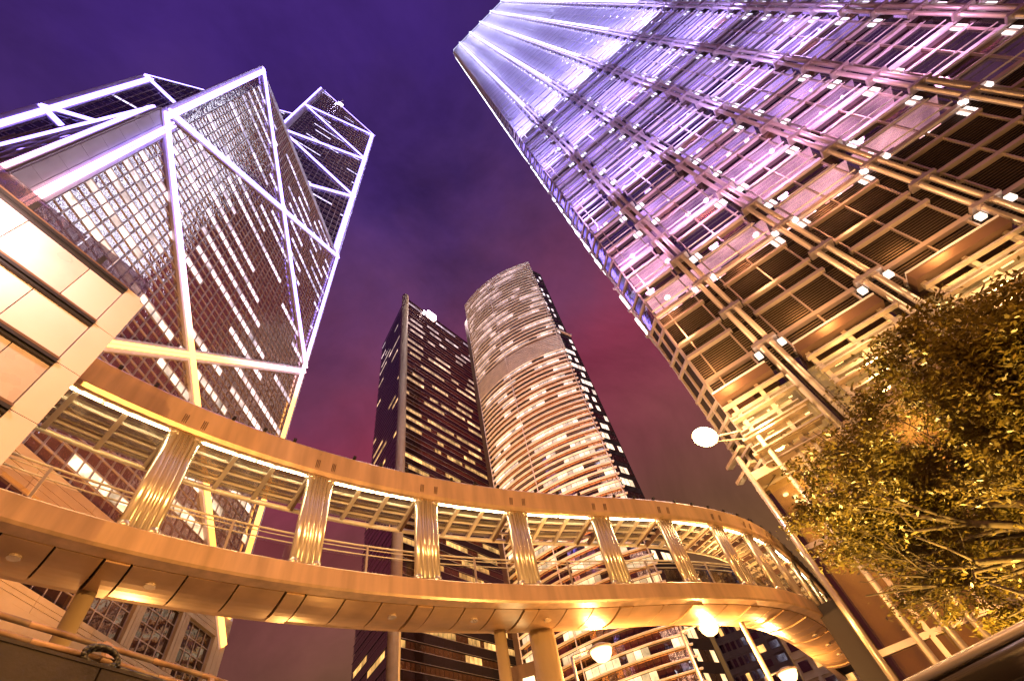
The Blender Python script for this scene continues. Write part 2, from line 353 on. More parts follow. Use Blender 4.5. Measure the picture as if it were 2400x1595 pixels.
def far_face(f, W, lo, hi, du, dz, name, litd=.05):
    ps = []; mg = MB(); nc = int(W / du); zs = int(lo(0) if lo(0) < lo(W) else lo(W)); top = max(hi(0), hi(W)); nr = int((top - zs) / dz) + 1
    lit = rows_lit(nr, nc, litd, 2, 9)
    for r in range(nr):
        for c in range(nc):
            u0, zz = c * du, zs + r * dz; um = u0 + du / 2
            if zz < lo(um) - dz or zz + dz > hi(um) - .3: continue
            ps.append((f.pane(u0 + .1, u0 + du - .1, zz + .1, zz + dz - 1.3, 0, .004), 'dark_glass'))
            ps.append((f.pane(u0 + .1, u0 + du - .1, zz + dz - 1.2, zz + dz - .1, 0, .004), 'lit_boc' if (r, c) in lit else 'dark_glass'))
    for c in range(nc + 1):
        u0 = c * du; f.mb(mg, u0 - .09, u0 + .09, lo(u0) - 2, hi(u0) - .2, -.05, .14)
    for r in range(nr + 1):
        zz = zs + r * dz; us = [u for u in [i * .5 for i in range(int(W * 2) + 1)] if lo(u) - 2 < zz < hi(u) - .2]
        if us:
            f.mb(mg, us[0], us[-1], zz - .08, zz + .08, -.05, .12); f.mb(mg, us[0], us[-1], zz - 1.3, zz - 1.22, -.05, .1)
    mg.build('mullion_grid', 'mull', boc, 'stuff'); pieces(boc, 'window_pane', ps, 0)
far_face(fOB, LD, lambda u: H3 + (H2 - H3) * u / LD, lambda u: 324.5 + CZ + (H5 - 324.5 - CZ) * u / LD, 1.84, 4.13, 'ob', .10)
far_face(fDO, LD, lambda u: H1 + (H2 - H1) * u / LD, lambda u: H3 + (H4 - H3) * u / LD, 1.84, 4.13, 'od', .04)
far_face(fAD, 52, lambda u: 20, lambda u: H1, 2.6, 4.13, 'ad', .03)
# edge cladding in panels and their light strips
clad = []
def clad_strip(f, u0, u1, za, zb, step, cols=1, out=.3):
    z = za
    while z < zb - .3:
        z2 = min(z + step, zb)
        for c in range(cols):
            a, b = u0 + (u1 - u0) * c / cols, u0 + (u1 - u0) * (c + 1) / cols
            clad.append((f.box(a + .025, b - .025, z + .025, z2 - .025, -.2, out), 'alu'))
        z = z2
clad_strip(fAB, 0, 3.2, z0, H1, 4.13, 2); clad_strip(fAB, 0, 1.7, H1, H2, 4.13); clad_strip(fAB, 50.2, 52, z0, H2, 4.13)
clad_strip(fAD, 49.6, 51.7, 20, H1, 4.13); clad_strip(fOB, LD - 2.6, LD, H2, H5, 4.13); clad_strip(fOB, 0, 3.0, H3, 324.5 + CZ, 4.13)
clad_strip(fDO, 0, 3.4, H1, H3, 4.13)
pieces(boc, 'cladding_panel', clad, 300)
def strip_pair(f, p, q, band=True, wid=1.7, sw=.26, gap=.2, out=.3):
    if band:
        b = MB(); f.bar(b, p, q, wid, .0, out + .01); br = b.build('brace', 'alu', boc)
    else: br = boc
    d = Vector((q[0] - p[0], q[1] - p[1])).normalized(); nn = Vector((-d.y, d.x)) * (gap + sw) / 2
    for sgn in (-1, 1):
        b = MB(); f.bar(b, (p[0] + nn.x * sgn, p[1] + nn.y * sgn), (q[0] + nn.x * sgn, q[1] + nn.y * sgn), sw, out, out + .3)
        b.build('light_strip', 'strip', br)
strip_pair(fAB, (2.35, z0), (2.35, H1), False); strip_pair(fAB, (1.1, H1), (1.1, H2 - .3), False, sw=.34); strip_pair(fAB, (50.7, z0), (50.7, H2), False, sw=.3)
strip_pair(fAB, (.6, H0 + .6), (51.4, H1 - .6), out=.36); strip_pair(fAB, (.6, H1 - .6), (51.4, H0 + .6), out=.40)
strip_pair(fAB, (.6, H1 + .6), (51.4, H2 - .6), out=.36, sw=.32); strip_pair(fAB, (.6, H2 - .6), (51.4, H1 + .6), out=.40, sw=.32)
strip_pair(fAD, (50.6, 20), (50.6, H1), False, sw=.3); strip_pair(fAD, (51.4, H1 - .6), (.6, H0 + .6), wid=1.3)
SW = .5
strip_pair(fOB, (LD - 1.5, H2), (LD - 1.5, H5 - .5), False, sw=.6, gap=.3); strip_pair(fOB, (.4, H3), (.4, 324 + CZ), False, sw=.3, gap=.1)
for (a, b) in ((271, 297), (271, 245.5), (217, 245.5), (217, 191.4), (163, 191.4), (163, 138)):
    strip_pair(fOB, (.8, a + CZ), (LD - .8, b + CZ), wid=2.0, sw=SW, gap=.15, out=.34 if b > a else .38)
for (a, b) in ((190, 165), (137, 164), (137, 111)): strip_pair(fDO, (.8, a + CZ), (LD - .8, b + CZ), wid=2., sw=SW, gap=.2, out=.34 if b > a else .38)
strip_pair(fDO, (2.2, H1), (2.2, H3 - .5), False, sw=.5, gap=.3)
for f, p, q in ((fOB, (0, 324.8 + CZ), (LD, H5 + .3)), (fDO, (0, H3 + .2), (LD, H4 + .2))):
    b = MB(); f.bar(b, p, q, .4, -.2, .25); b.build('light_strip', 'strip', boc)
# sloping glass roofs
for pts in (((0, 0, H2), (52, 0, H2), (26, 26, H3)), ((0, 52, H1), (0, 0, H1), (26, 26, H2)), ((52, 0, H5), (52, 52, H5), (26, 26, 324.5 + CZ)), ((52, 52, H3), (0, 52, H3), (26, 26, H4))):
    b = MB(); v = [Vector(p) for p in pts]; nn = (v[1] - v[0]).cross(v[2] - v[0]).normalized() * .3
    b.poly(v); b.poly([p - nn for p in reversed(v)])
    for i in range(3): j = (i + 1) % 3; b.poly([v[i], v[i] - nn, v[j] - nn, v[j]])
    b.build('roof', 'dark_glass', boc)
# masts and their flood of light on the roof
for (t, h) in ((.34, 34),):
    x, y, z = 26 + 26 * t + 2.2, 26 - 26 * t + 2.2, 322 - 26 * t
    b = MB(); b.tube((x, y, z), (x, y, z + h), .75, 8, .35); b.tube((x - 1.2, y, z + h * .6), (x + 1.2, y, z + h * .6), .25, 6); b.build('mast', 'alu', boc)
b = MB(); fOB.mb(b, .33 * LD, .40 * LD, 315.3 + CZ, 319 + CZ, -.6, .5); b.build('rooftop_lamp', 'lamp_pink', boc)
light('rooftop_light', 'POINT', Matrix.Translation(boc.location) @ Matrix.Rotation(boc.rotation_euler[2], 4, 'Z') @ Vector((33, 17.5, 325)), 22000, (.62, .55, 1), boc, 1.)
# stone base with windows
b = MB(); fAB.mb(b, 0, 52, 0, 22.7 + CZ, -.5, .35); b.build('base_wall', 'stone', boc)
st = []
for za, zb in ((22.7, 23.15), (23.21, 23.55), (23.61, 24.05), (29.75, 30.25), (30.31, 30.75), (30.81, 31.5), (31.56, 32.3)):
    for k in range(8): st.append((fAB.box(6.5 * k + .02, 6.5 * k + 6.48, za + CZ, zb + CZ, -.4, .36), 'stone'))
pil = [(29.2, 30.7), (35.9, 37.3), (42.6, 44.1), (49.45, 52), (22.5, 24.0), (15.8, 17.3), (9.1, 10.6), (0, 4)]
for a, b2 in pil:
    n = 3
    for k in range(n): st.append((fAB.box(a + (b2 - a) * k / n + .03, a + (b2 - a) * (k + 1) / n - .03, 24.08 + CZ, 29.72 + CZ, -.4, .36 + .02 * (k % 2)), 'stone'))
pieces(boc, 'stone_panel', st, 300)
wp = []; mg = MB(); fAB.mb(mg, 0, 52, 24 + CZ, 29.8 + CZ, -.6, -.3); mg.build('window_recess', 'core', boc); mg = MB()
ps_ = sorted(pil)
for (a0, a1), (b0, b1) in zip(ps_[:-1], ps_[1:]):
    wbay = b0 - a1
    for c in range(4):
        for r in range(4):
            wp.append((fAB.pane(a1 + wbay * c / 4 + .05, a1 + wbay * (c + 1) / 4 - .05, 24.1 + CZ + 1.4 * r + .05, 24.1 + CZ + 1.4 * (r + 1) - .05, -.12, .003), 'tower_glass'))
    for c in range(5): u_ = a1 + wbay * c / 4; fAB.mb(mg, u_ - .045, u_ + .045, 24.08 + CZ, 29.7 + CZ, -.2, -.04)
    for r in range(5): zz = 24.1 + CZ + 1.4 * r; fAB.mb(mg, a1, b0, zz - .04, zz + .04, -.2, -.05)
mg.build('window_frame', 'mull', boc, 'stuff'); pieces(boc, 'window', wp, 120)

# ------------------------------------------------------------------ gridded tower with tube columns (right)
ckr = math.radians(116); CU = Vector((math.sin(ckr), math.cos(ckr), 0))
ck = empty('gridded_tower', (11.9286, 24.3335, 0), 'huge gridded glass skyscraper with twin tube columns and lit office floors', 'skyscraper', None, math.atan2(CU.y, CU.x))
F = Face((0, 0, 0), (1, 0, 0), (0, -1, 0)); FC = Face((-1.15, 1.15, 0), (1, -1, 0), (-1, -1, 0)); FS = Face((-1.15, 48, 0), (0, -1, 0), (-1, 0, 0))
TOP = 281.3 + CZ; PIT = 4.1; ZL = 29.4 + CZ; NF = 61; CKW = 50.
cc = [4.45 + 6.88 * k for k in range(7)]
edges = [0, .93] + [c + d for c in [4.45 - 6.88] + cc for d in (1.1, 3.45, 5.75)]
edges = sorted(e for e in edges if 0 <= e < CKW) + [CKW]; edges = [e for i, e in enumerate(edges) if i == 0 or e - edges[i - 1] > .3]
hide_ck = lambda p: p[0] > 1900 and p[1] > 1050
b = MB(); b.box(5, CKW - .5, 6, 47, 0, TOP - 1); b.build('core_wall', 'core', ck)
b = MB(); b.box(-1, CKW, .3, 48, TOP - 1.2, TOP); b.build('roof', 'alu', ck)
b = MB(); FS.mb(b, 0, 46.8, 0, TOP, -.4, -.1); b.build('side_wall', 'core', ck)
sw_, sd_, sl_, sm_ = MB(), MB(), MB(), MB()
for k in range(NF):
    z = ZL + PIT * k
    for c in range(20):
        u0 = .3 + c * 2.32; (sw_ if rnd() < .45 else sd_).obox(FS.p(u0, z + .1, -.1), FS.x * 2.2, FS.n * .05, (0, 0, 2.5))
    FS.mb(sm_, 0, 46.8, z - .18, z + .14, -.1, .3); FS.mb(sm_, 0, 46.8, z + 2.6, z + 2.75, -.1, .2)
    for c in range(7):
        if rnd() < .8: FS.mb(sl_, 2.2 + c * 6.88, 4.4 + c * 6.88, z - .45, z + .1, .1, .45)
for c in range(7): FS.mb(sl_, 3.2 + c * 6.88, 3.55 + c * 6.88, 120, TOP, .2, .5)
sw_.build('side_window_field', 'ck_side', ck, 'stuff'); sd_.build('side_window_field', 'dark_glass', ck, 'stuff'); sm_.build('side_transom_field', 'alu', ck, 'stuff'); sl_.build('side_lamp_field', 'side_lamp', ck, 'stuff')
vis = []; span = []; ceil = MB(); ceild = MB(); spots = []; backs = MB(); slabs = MB(); tr = []; inner = MB()
for k in range(NF):
    z = ZL + PIT * k; zt = min(z + PIT, TOP)
    slabs.box(.1, CKW - .1, .12, 5.9, z + 2.75, min(z + 4.0, TOP - .2))
    prev = None
    for i in range(len(edges) - 1):
        e0, e1 = edges[i], edges[i + 1]; wdt = e1 - e0
        vis.append((F.pane(e0 + .04, e1 - .04, z + .05, z + 2.6, 0, .002), 'ckglass'))
        span.append((F.pane(e0 + .04, e1 - .04, z + 2.68, zt - .04, 0, .004), 'dark_glass' if rnd() < .8 else 'mirror_glass'))
    cells = [(-.5, 4.45 - 1.1)] + [(c + 1.1 if rnd() < .5 else c - 1.1, c + 5.75) for c in cc]
    xs = [0.1] + cc + [CKW - .1]
    for i in range(len(xs) - 1):
        on = rnd() < (.82 if k < 30 else .88)
        if k < 6 and xs[i] > 24 and rnd() < .6: on = False
        dst = ceil if on else ceild
        dst.poly([(xs[i] + .05, .14, z + 2.7), (xs[i] + .05, 5.6, z + 2.7), (xs[i + 1] - .05, 5.6, z + 2.7), (xs[i + 1] - .05, .14, z + 2.7)])
        if on:
            backs.poly([(xs[i] + .05, 5.6, z + .1), (xs[i + 1] - .05, 5.6, z + .1), (xs[i + 1] - .05, 5.6, z + 2.7), (xs[i] + .05, 5.6, z + 2.7)])
            if k < 26:
                for sx in (1.4, 3.5, 5.5):
                    for sy in (.8, 2.6, 4.4):
                        if rnd() < .62 and xs[i] + sx < xs[i + 1] - .3:
                            s_ = .36 if rnd() < .7 else .22; spots.append((pmat((xs[i] + sx, sy, z + 2.64), (s_ * 1.5, 0, 0), (0, s_ * 1.5, 0), (0, 0, .05)), 'ck_spot'))
        if k < 16:
            inner.box(xs[i] - .05, xs[i] + .05, .3, 5.6, z, z + 2.7)
            for q in range(3):                        # desks and shelves that stand at the glass
                if rnd() < .55: x0 = xs[i] + U(.3, 5); x1 = min(x0 + U(.4, 1.6), xs[i + 1] - .2); inner.box(x0, max(x1, x0 + .2), .35, .9, z, z + U(.5, 1.2))
pieces(ck, 'window_pane', vis, 300, hide=hide_ck); pieces(ck, 'spandrel_panel', span, 240, hide=hide_ck)
ceil.build('lit_ceiling', 'ck_ceiling', ck, 'stuff'); ceild.build('dim_ceiling', 'ck_ceiling_dim', ck, 'stuff'); backs.build('office_wall', 'ck_wall', ck, 'stuff')
slabs.build('floor_slab', 'core', ck, 'stuff'); inner.build('office_furniture', 'core', ck, 'stuff'); pieces(ck, 'ceiling_lamp', spots, 300, hide=hide_ck, disc=True)
# transoms, mullions
hb = []; mv = MB(); rail = MB()
for k in range(NF + 1):
    z = ZL + PIT * k
    if z > TOP: break
    for i in range(len(cc) + 1):
        x0 = 0 if i == 0 else cc[i - 1] + .95; x1 = CKW if i == len(cc) else cc[i] - .95
        hb.append((F.box(x0, x1, z - .16, z + .16, .0, .34), 'alu')); hb.append((F.box(x0, x1, z + 2.58, z + 2.72, .0, .22), 'alu'))
        rail.tube(F.p(x0, z + .45, .5), F.p(x1, z + .45, .5), .06, 6); rail.tube(F.p(x0, z - .45, .42), F.p(x1, z - .45, .42), .05, 6); rail.tube(F.p(x0, z + 2.3, .34), F.p(x1, z + 2.3, .34), .045, 6)
pieces(ck, 'transom', hb, 300, hide=hide_ck); rail.build('maintenance_rail', 'alu', ck, 'stuff')
for e in edges[1:-1]:
    if min(abs(e - c) for c in cc) > .6: F.mb(mv, e - .05, e + .05, 19.6 + CZ, TOP, .0, .2)
F.mb(mv, -.08, .08, 19.6 + CZ, TOP, -.1, .14)
mv.build('mullion', 'mull', ck, 'stuff')
# twin tube columns
nodes = []
for i, c in enumerate(cc):
    b = MB()
    for s in (-.33, .33): b.tube(F.p(c + s, 0, .5), F.p(c + s, TOP - .5, .5), .19, 12)
    col = b.build('tube_column', 'tube_steel', ck, smooth=True)
    b = MB()
    for k in range(-2, NF):
        z = ZL + PIT * k
        b.obox(F.p(c - .8, z - .12, .05), CU * 0 + Vector((1.6, 0, 0)), (0, -.75, 0), (0, 0, .24))
        for s in (-1, 1):
            b.tube(F.p(c + s * .33, z - .3, .5), F.p(c + s * .33, z + .3, .5), .235, 10)
            if k >= 0 and rnd() < .5: nw = U(.30, .46); nodes.append((F.box(c + s * 1.05 - nw, c + s * 1.05 + nw, z - U(.9, 1.2), z - .3, .02, .08), 'ck_node'))
    for z in (20.7 + CZ, 29.3 + CZ):
        for s in (-1, 1): nodes.append((F.box(c + s * .8 - .18, c + s * .8 + .18, z - .3, z + .12, .3, .55), 'ck_node'))
    b.build('bracket_field', 'tube_steel', col, 'stuff')
    b = MB(); b.obox(F.p(c - .22, ZL + 18 * PIT, .95), (.44, 0, 0), (0, -.1, 0), (0, 0, TOP - ZL - 18 * PIT - .5)); b.build('light_line', 'ck_line', col)
pieces(ck, 'facade_lamp', nodes, 260, hide=hide_ck)
b = MB(); F.mb(b, -.1, CKW, TOP - .3, TOP + .1, .0, .45); FC.mb(b, 0, 1.62, TOP - .3, TOP + .1, 0, .1); b.build('roof_light_line', 'ck_line', ck)
# chamfer
chp = []; bz = MB()
for k in range(NF):
    z = ZL + PIT * k
    chp.append((FC.pane(.05, 1.57, z + .1, z + 2.6, 0, .003), 'ckglass')); chp.append((FC.pane(.05, 1.57, z + 2.7, min(z + 4.05, TOP), 0, .003), 'dark_glass'))
    for s in (0, 2.6): FC.mb(bz, 0, 1.62, z + s - .1, z + s + .1, -.02, .12)
    bz.obox(FC.p(-.1, z + .3, .0), FC.x * -.35, FC.n * .12, (0, 0, .18)); bz.obox(FC.p(-.4, z + .25, -.05), FC.x * -.12, FC.n * .25, (0, 0, .35))
    FC.mb(bz, -.12, .02, z, z + 4.05, -.1, .1)
for zc in (29.4, 27.85, 25.33, 23.9, 21.18, 19.62, 18.2, 17.07, 15.9, 14.7): FC.mb(bz, -.1, 1.62, zc - .11 + CZ, zc + .11 + CZ, -.02, .2)
for u_ in (.0, .8, 1.6): FC.mb(bz, u_ - .06, u_ + .06, 13.7 + CZ, 29.4 + CZ, -.02, .16)
bz.build('corner_frame', 'mull', ck, 'stuff'); pieces(ck, 'corner_pane', chp, 60)
# louvre storeys
lv = [(27.95, 29.25), (25.45, 27.7), (24.05, 25.2), (21.35, 23.75), (19.75, 21.0)]
_lm = {}
for za, zb in lv:
    for i in range(len(edges) - 1):
        e0, e1 = edges[i] + .07, edges[i + 1] - .07
        if e0 > 34: continue
        key = (round(e1 - e0, 2), za)
        if key not in _lm:
            b = MB(); n = int((zb - za) / .19)
            for q in range(n): b.obox((0, -.1, q * (zb - za) / n), (e1 - e0, 0, 0), (0, .13, .09), (0, .012, -.02))
            _lm[key] = b.mesh('louver_panel', 'louver')
        o = bpy.data.objects.new('louver_panel', _lm[key]); COL.objects.link(o); o.parent = ck; o.location = (e0, 0, za + CZ)
lb = []
for zc, h in ((29.4, .28), (27.85, .2), (25.33, .24), (23.9, .26), (21.18, .30), (19.62, .18)):
    for i in range(len(cc) + 1):
        x0 = 0 if i == 0 else cc[i - 1] + .9; x1 = CKW if i == len(cc) else cc[i] - .9
        lb.append((F.box(x0, x1, zc - h / 2 + CZ, zc + h / 2 + CZ, -.03, .36), 'mull'))
pieces(ck, 'louver_beam', lb, 60)
b = MB(); F.mb(b, .0, CKW, 19.5 + CZ, 29.4 + CZ, -.5, -.28); FC.mb(b, 0, 1.6, 13.7 + CZ, 29.4 + CZ, -.1, -.03); b.build('louver_backing', 'core', ck)
# canopy edge and sun blades below the louvres
cb = []; bl = []; stud = []; lw_ = MB(); spk = []
for i in range(len(cc)):
    x0 = -.1 if i == 0 else cc[i - 1] + .95; x1 = cc[i] - .9
    cb.append((F.box(x0, x1, 18.75 + CZ, 19.42 + CZ, .05, 1.15), 'bronze')); cb.append((F.box(x0, x1, 19.42 + CZ, 19.5 + CZ, .0, 1.25), 'alu'))
    for zb in (18.2, 17.07, 15.9, 14.7):
        bl.append((F.box(x0, x1 + .3, zb - .05 + CZ, zb + .05 + CZ, .75, 1.15), 'steel')); bl.append((F.box(x0 + .2, x1 - .3, zb - .5 + CZ, zb - .25 + CZ, .25, .5), 'steel')); bl.append((F.box(x0, x1, zb - .62 + CZ, zb - .56 + CZ, .4, .7), 'mull'))
    for e in ([.5, 2.3] if i == 0 else [cc[i - 1] + d for d in (1.25, 3.45, 5.6)]): stud.append((F.box(e - .13, e + .13, 14.2 + CZ, 18.8 + CZ, .4, .7), 'steel'))
    lw_.poly([F.p(x0, 14.3 + CZ, -1.6), F.p(x1 + .9, 14.3 + CZ, -1.6), F.p(x1 + .9, 19.3 + CZ, -1.6), F.p(x0, 19.3 + CZ, -1.6)])
    for q in range(26): spk.append((pmat(F.p(U(x0, x1), U(14.6, 18.8) + CZ, -1.5), (U(.1, .7), 0, 0), (0, .05, 0), (0, 0, U(.04, .12))), 'lobby_lamp'))  # random glowing slivers put in for the glitter behind the blades
pieces(ck, 'canopy_edge', cb); pieces(ck, 'sun_blade', bl); pieces(ck, 'stud', stud); lw_.build('mezzanine_wall', 'lobby_glow', ck); pieces(ck, 'mezzanine_glint', spk, 150)
b = MB(); F.mb(b, -.2, CKW, 14.15 + CZ, 19.4 + CZ, -.05, -.02); b.build('mezzanine_glass', 'lobbyglass', ck)
b = MB(); F.mb(b, -1.2, CKW, 13.7 + CZ, 14.2 + CZ, -6, .45); b.build('lobby_ceiling', 'beige', ck)
# lobby behind tall glass
lg = []; lf = MB(); ul = [-1.2 + 2.3 * k for k in range(22)]
for a, c in zip(ul[:-1], ul[1:]):
    for za, zb in ((.2, 5.2 + CZ), (5.4 + CZ, 9.9 + CZ), (10.1 + CZ, 13.6 + CZ)): lg.append((F.pane(a + .06, c - .06, za, zb, -.6, .001), 'lobbyglass'))
for a in ul: F.mb(lf, a - .1, a + .1, 0, 13.7 + CZ, -.75, -.4)
for z in (5.3 + CZ, 10 + CZ): F.mb(lf, -1.2, CKW, z - .12, z + .12, -.72, -.45)
pieces(ck, 'lobby_pane', lg, 80); lf.build('lobby_frame', 'mull', ck)
b = MB(); b.poly([(-1, 5, 0), (CKW, 5, 0), (CKW, 5, 13.7 + CZ), (-1, 5, 13.7 + CZ)]); b.build('lobby_wall', 'beige', ck)
spk = [(pmat((U(-.5, 30), U(1.2, 4.6), 13.6 + CZ), (.3, 0, 0), (0, .3, 0), (0, 0, .06)), 'lobby_lamp') for q in range(60)]
pieces(ck, 'lobby_lamp', spk, disc=True)
b = MB(); b.tube(F.p(.55, 0, .9), F.p(.55, 15.6 + CZ, .9), .13, 10); b.build('drain_pipe', 'white_steel', ck, smooth=True)
b = MB()
for u_ in (-1.1, 1.7, 2.6): b.tube(F.p(u_, 0, .35), F.p(u_, 15.4 + CZ, .35), .16, 10)
b.build('corner_tube', 'steel', ck, smooth=True)
for zz in (15.8, 14.7):
    b = MB(); F.mb(b, -.3, 3.6, zz - .1 + CZ, zz + .1 + CZ, .5, 1.0); FC.mb(b, -.4, 1.6, zz - .1 + CZ, zz + .1 + CZ, .5, .9); b.build('corner_beam', 'steel', ck)
b = MB(); b.box(-2.2, -1.25, .2, 1.3, 0, 7.6 + CZ); b.build('bridge_portal', 'core', ck)
# lights added off the facade and in the lobby, standing in for their lamps
Wck = Matrix.Translation(ck.location) @ Matrix.Rotation(ck.rotation_euler[2], 4, 'Z')
def ckl(u, z, out, pw, col, size=.4): return light('facade_light', 'SPOT' if out > 0 else 'POINT', Wck @ F.p(u, z + CZ, out), pw, col, ck, size, (Wck @ F.p(u, z + CZ + 1.5, -1)) if out > 0 else None, 168, .3)
for i, c in enumerate(cc[:5]):
    for z, pw, col in ((20.5, 620, (1, .46, .14)), (28, 680, (1, .42, .18)), (36, 2000, (.86, .38, .72)), (51, 2700, (.56, .38, 1)), (70, 4000, (.44, .34, 1)), (92, 5600, (.42, .36, 1))):
        if i in (3, 4) and z < 35: continue
        ckl(c - 3.44, z, 2.6, pw, col)
for i, c in enumerate(cc[:6]):
    for z, pw, col_ in ((126, 3600, (.44, .40, 1)), (184, 5200, (.50, .48, 1)), (244, 7000, (.56, .55, 1))):
        o = light('facade_wash', 'AREA', Wck @ F.p(c, z + CZ, 2.6), pw, col_, ck, .4, Wck @ F.p(c, z + CZ, -1)); o.data.shape = 'RECTANGLE'; o.data.size = .4; o.data.size_y = 58
for u_ in (1.2, 7.9, 14.8): ckl(u_, 16.6, 2.6, 900, (1, .58, .24), .4)
for u_ in (1.5, 8, 15): ckl(u_, 12, -2.5, 600, (1, .60, .20), .6)
for u_ in (8, 15): ckl(u_, 4.5, -2.8, 260, (1, .60, .22), .6)

# ------------------------------------------------------------------ mid-distance towers
HD = 200 + CZ
P0, PR, PL = Vector((-43.9, 109.6, 0)), Vector((-21.7, 148.4, 0)), Vector((-65.8, 133.7, 0))
dk = empty('dark_tower', P0, 'dark angular glass office tower with a pale rounded corner pier and golden windows', 'skyscraper')
vR, vL = PR - P0, PL - P0
f1 = Face((0, 0, 0), vR, (vR.y, -vR.x, 0)); f2 = Face(vL, -vL, (-vL.y * -1, vL.x * -1, 0))
if f2.n.dot(Vector((0, -1, 0))) < 0: f2.n = -f2.n
if f1.n.dot(Vector((0, -1, 0))) < 0: f1.n = -f1.n
b = MB(); q = [Vector((0, .6, 0)), vR * .995 + Vector((-.4, .4, 0)), vR + vL, vL * .995 + Vector((.6, .4, 0))]
for i in range(4): j = (i + 1) % 4; b.poly([q[i], q[j], q[j] + Vector((0, 0, HD - .5)), q[i] + Vector((0, 0, HD - .5))])
b.poly([p + Vector((0, 0, HD - .5)) for p in q]); b.build('core_wall', 'core', dk)
ps = []; mg = MB()
for f, Wd, dens in ((f1, vR.length, .60), (f2, vL.length, .20)):
    nc = int(Wd / 1.5); fl = 4.25; nr = int(HD / fl); lit = rows_lit(nr, nc, dens, 2, 10)
    for r in range(nr):
        for c in range(nc):
            z = r * fl; u0 = 1.6 + c * (Wd - 2) / nc; u1 = u0 + (Wd - 2) / nc
            ps.append((f.pane(u0 + .06, u1 - .06, z + 1.7, z + 3.3, 0, .006), ('lit_gold' if (r * 7 + c // 5) % 4 == 0 else 'dim_gold') if (r, c) in lit and r % 5 else ('bronze_mirror' if f is f1 else 'tower_glass')))
            if c % 3 == 0: ps.append((f.pane(u0, u0 + 3 * (u1 - u0) - .05, z + 3.7, z + 4.25 + 1.6, .05, .003), 'dark_glass'))
        f.mb(mg, 1, Wd, r * fl + 1.58, r * fl + 1.68, 0, .14); f.mb(mg, 1, Wd, r * fl + 3.6, r * fl + 3.68, 0, .10)
mg.build('spandrel_line', 'mull', dk, 'stuff'); pieces(dk, 'window_pane', ps, 300, hide=lambda p: 1080 < p[1] < 1480)
b = MB(); b.tube((0, -.4, 0), (0, -.4, HD + .5), 1.5, 16); b.build('corner_pier', 'stone', dk, smooth=True)
t_ = .36; pr = f1.p(vR.length * t_, HD, 0)
b = MB(); b.obox(pr + f1.n * .3 - f1.x * 2.6 + Vector((0, 0, -1.8)), f1.x * 5.2, f1.n * .7, (0, 0, 3.6)); b.build('rooftop_floodlight', 'lamp_pink', dk)
light('roof_flood', 'POINT', P0 + pr + Vector((0, -3, 3)), 14000, (1, .75, .7), dk, .8)

rt = empty('curved_tower', (0, 102, 0), 'bow fronted glass tower ringed by bright horizontal fins with rows of lit windows', 'skyscraper')
def circ(a, b, c):
    ax, ay, bx, by, cx, cy = *a, *b, *c; d = 2 * (ax * (by - cy) + bx * (cy - ay) + cx * (ay - by))
    ux = ((ax**2 + ay**2) * (by - cy) + (bx**2 + by**2) * (cy - ay) + (cx**2 + cy**2) * (ay - by)) / d
    uy = ((ax**2 + ay**2) * (cx - bx) + (bx**2 + by**2) * (ax - cx) + (cx**2 + cy**2) * (bx - ax)) / d
    return Vector((ux, uy))
pa, pb, pc = (-16.2, 115.2), (.7, 104.9), (16.4, 102.6)
oc = circ(pa, pb, pc); rr = (Vector(pa) - oc).length
t0_, t1_ = [math.atan2(p[1] - oc.y, p[0] - oc.x) for p in (pa, pc)]
if t1_ < t0_ - math.pi: t1_ += 2 * math.pi
if t0_ < t1_ - math.pi: t0_ += 2 * math.pi
NS = 24
def arc(t, r=0.): a = t0_ + (t1_ - t0_) * t; return Vector((oc.x + (rr + r) * math.cos(a), oc.y + (rr + r) * math.sin(a) - 102, 0))
sgn = 1 if (arc(.5, 1) - arc(.5)).y < 0 else -1
HR = 185 + CZ; fp = 1.95; NR = int(HR / fp)
b = MB(); rows = [[arc(i / NS, -.5 * sgn), arc(i / NS, -.5 * sgn) + Vector((0, 0, HR - .4))] for i in range(NS + 1)]; b.strip(rows)
b.poly([arc(i / NS, -.5 * sgn) + Vector((0, 0, HR - .4)) for i in range(NS + 1)]); b.build('core_wall', 'core', rt)
ps = []; lit = rows_lit(NR, NS, .52, 2, 11)
for r in range(NR):
    for c in range(NS):
        p, q = arc((c + .03) / NS, -.12 * sgn), arc((c + .97) / NS, -.12 * sgn); zz = r * fp
        d = q - p; n_ = Vector((d.y, -d.x, 0)).normalized() * sgn; tl = U(-.006, .006)
        on = (r % 2 == 0 and (r, c) in lit and not 62 < r < 67)
        ps.append((pmat(p + Vector((0, 0, zz + .12)), d + n_ * tl * d.length, n_ * .03, (0, 0, fp - .2)), ('lit_round' if rnd() < .6 else 'dim_round') if on else ('bronze_mirror' if r % 2 else 'tower_glass')))
pieces(rt, 'window_pane', ps, 300, hide=lambda p: 1150 < p[1] < 1450)
b = MB()
prof = lambda t: [arc(t, .0), arc(t, .75 * sgn), arc(t, .75 * sgn) + Vector((0, 0, .22)), arc(t, 0) + Vector((0, 0, .22))]
b.strip([prof(-.012 + 1.024 * i / NS) for i in range(NS + 1)], True); fm = b.mesh('fin', 'white_steel')
for r in range(NR + 1):
    o = bpy.data.objects.new('fin', fm); COL.objects.link(o); o.parent = rt; o.location = (0, 0, r * fp)
    if 62 < r < 67:
        o2 = bpy.data.objects.new('fin', fm); COL.objects.link(o2); o2.parent = rt; o2.location = (0, 0, r * fp + .95)
for r in range(5):
    o = bpy.data.objects.new('fin', fm); COL.objects.link(o); o.parent = rt; o.location = (0, 0, NR * fp + .5 + r * .5)
b = MB()
for t in (.0, .42, .985): b.tube(arc(t, .85 * sgn), arc(t, .85 * sgn) + Vector((0, 0, HR)), .13, 6)
b.build('fin_post', 'white_steel', rt)
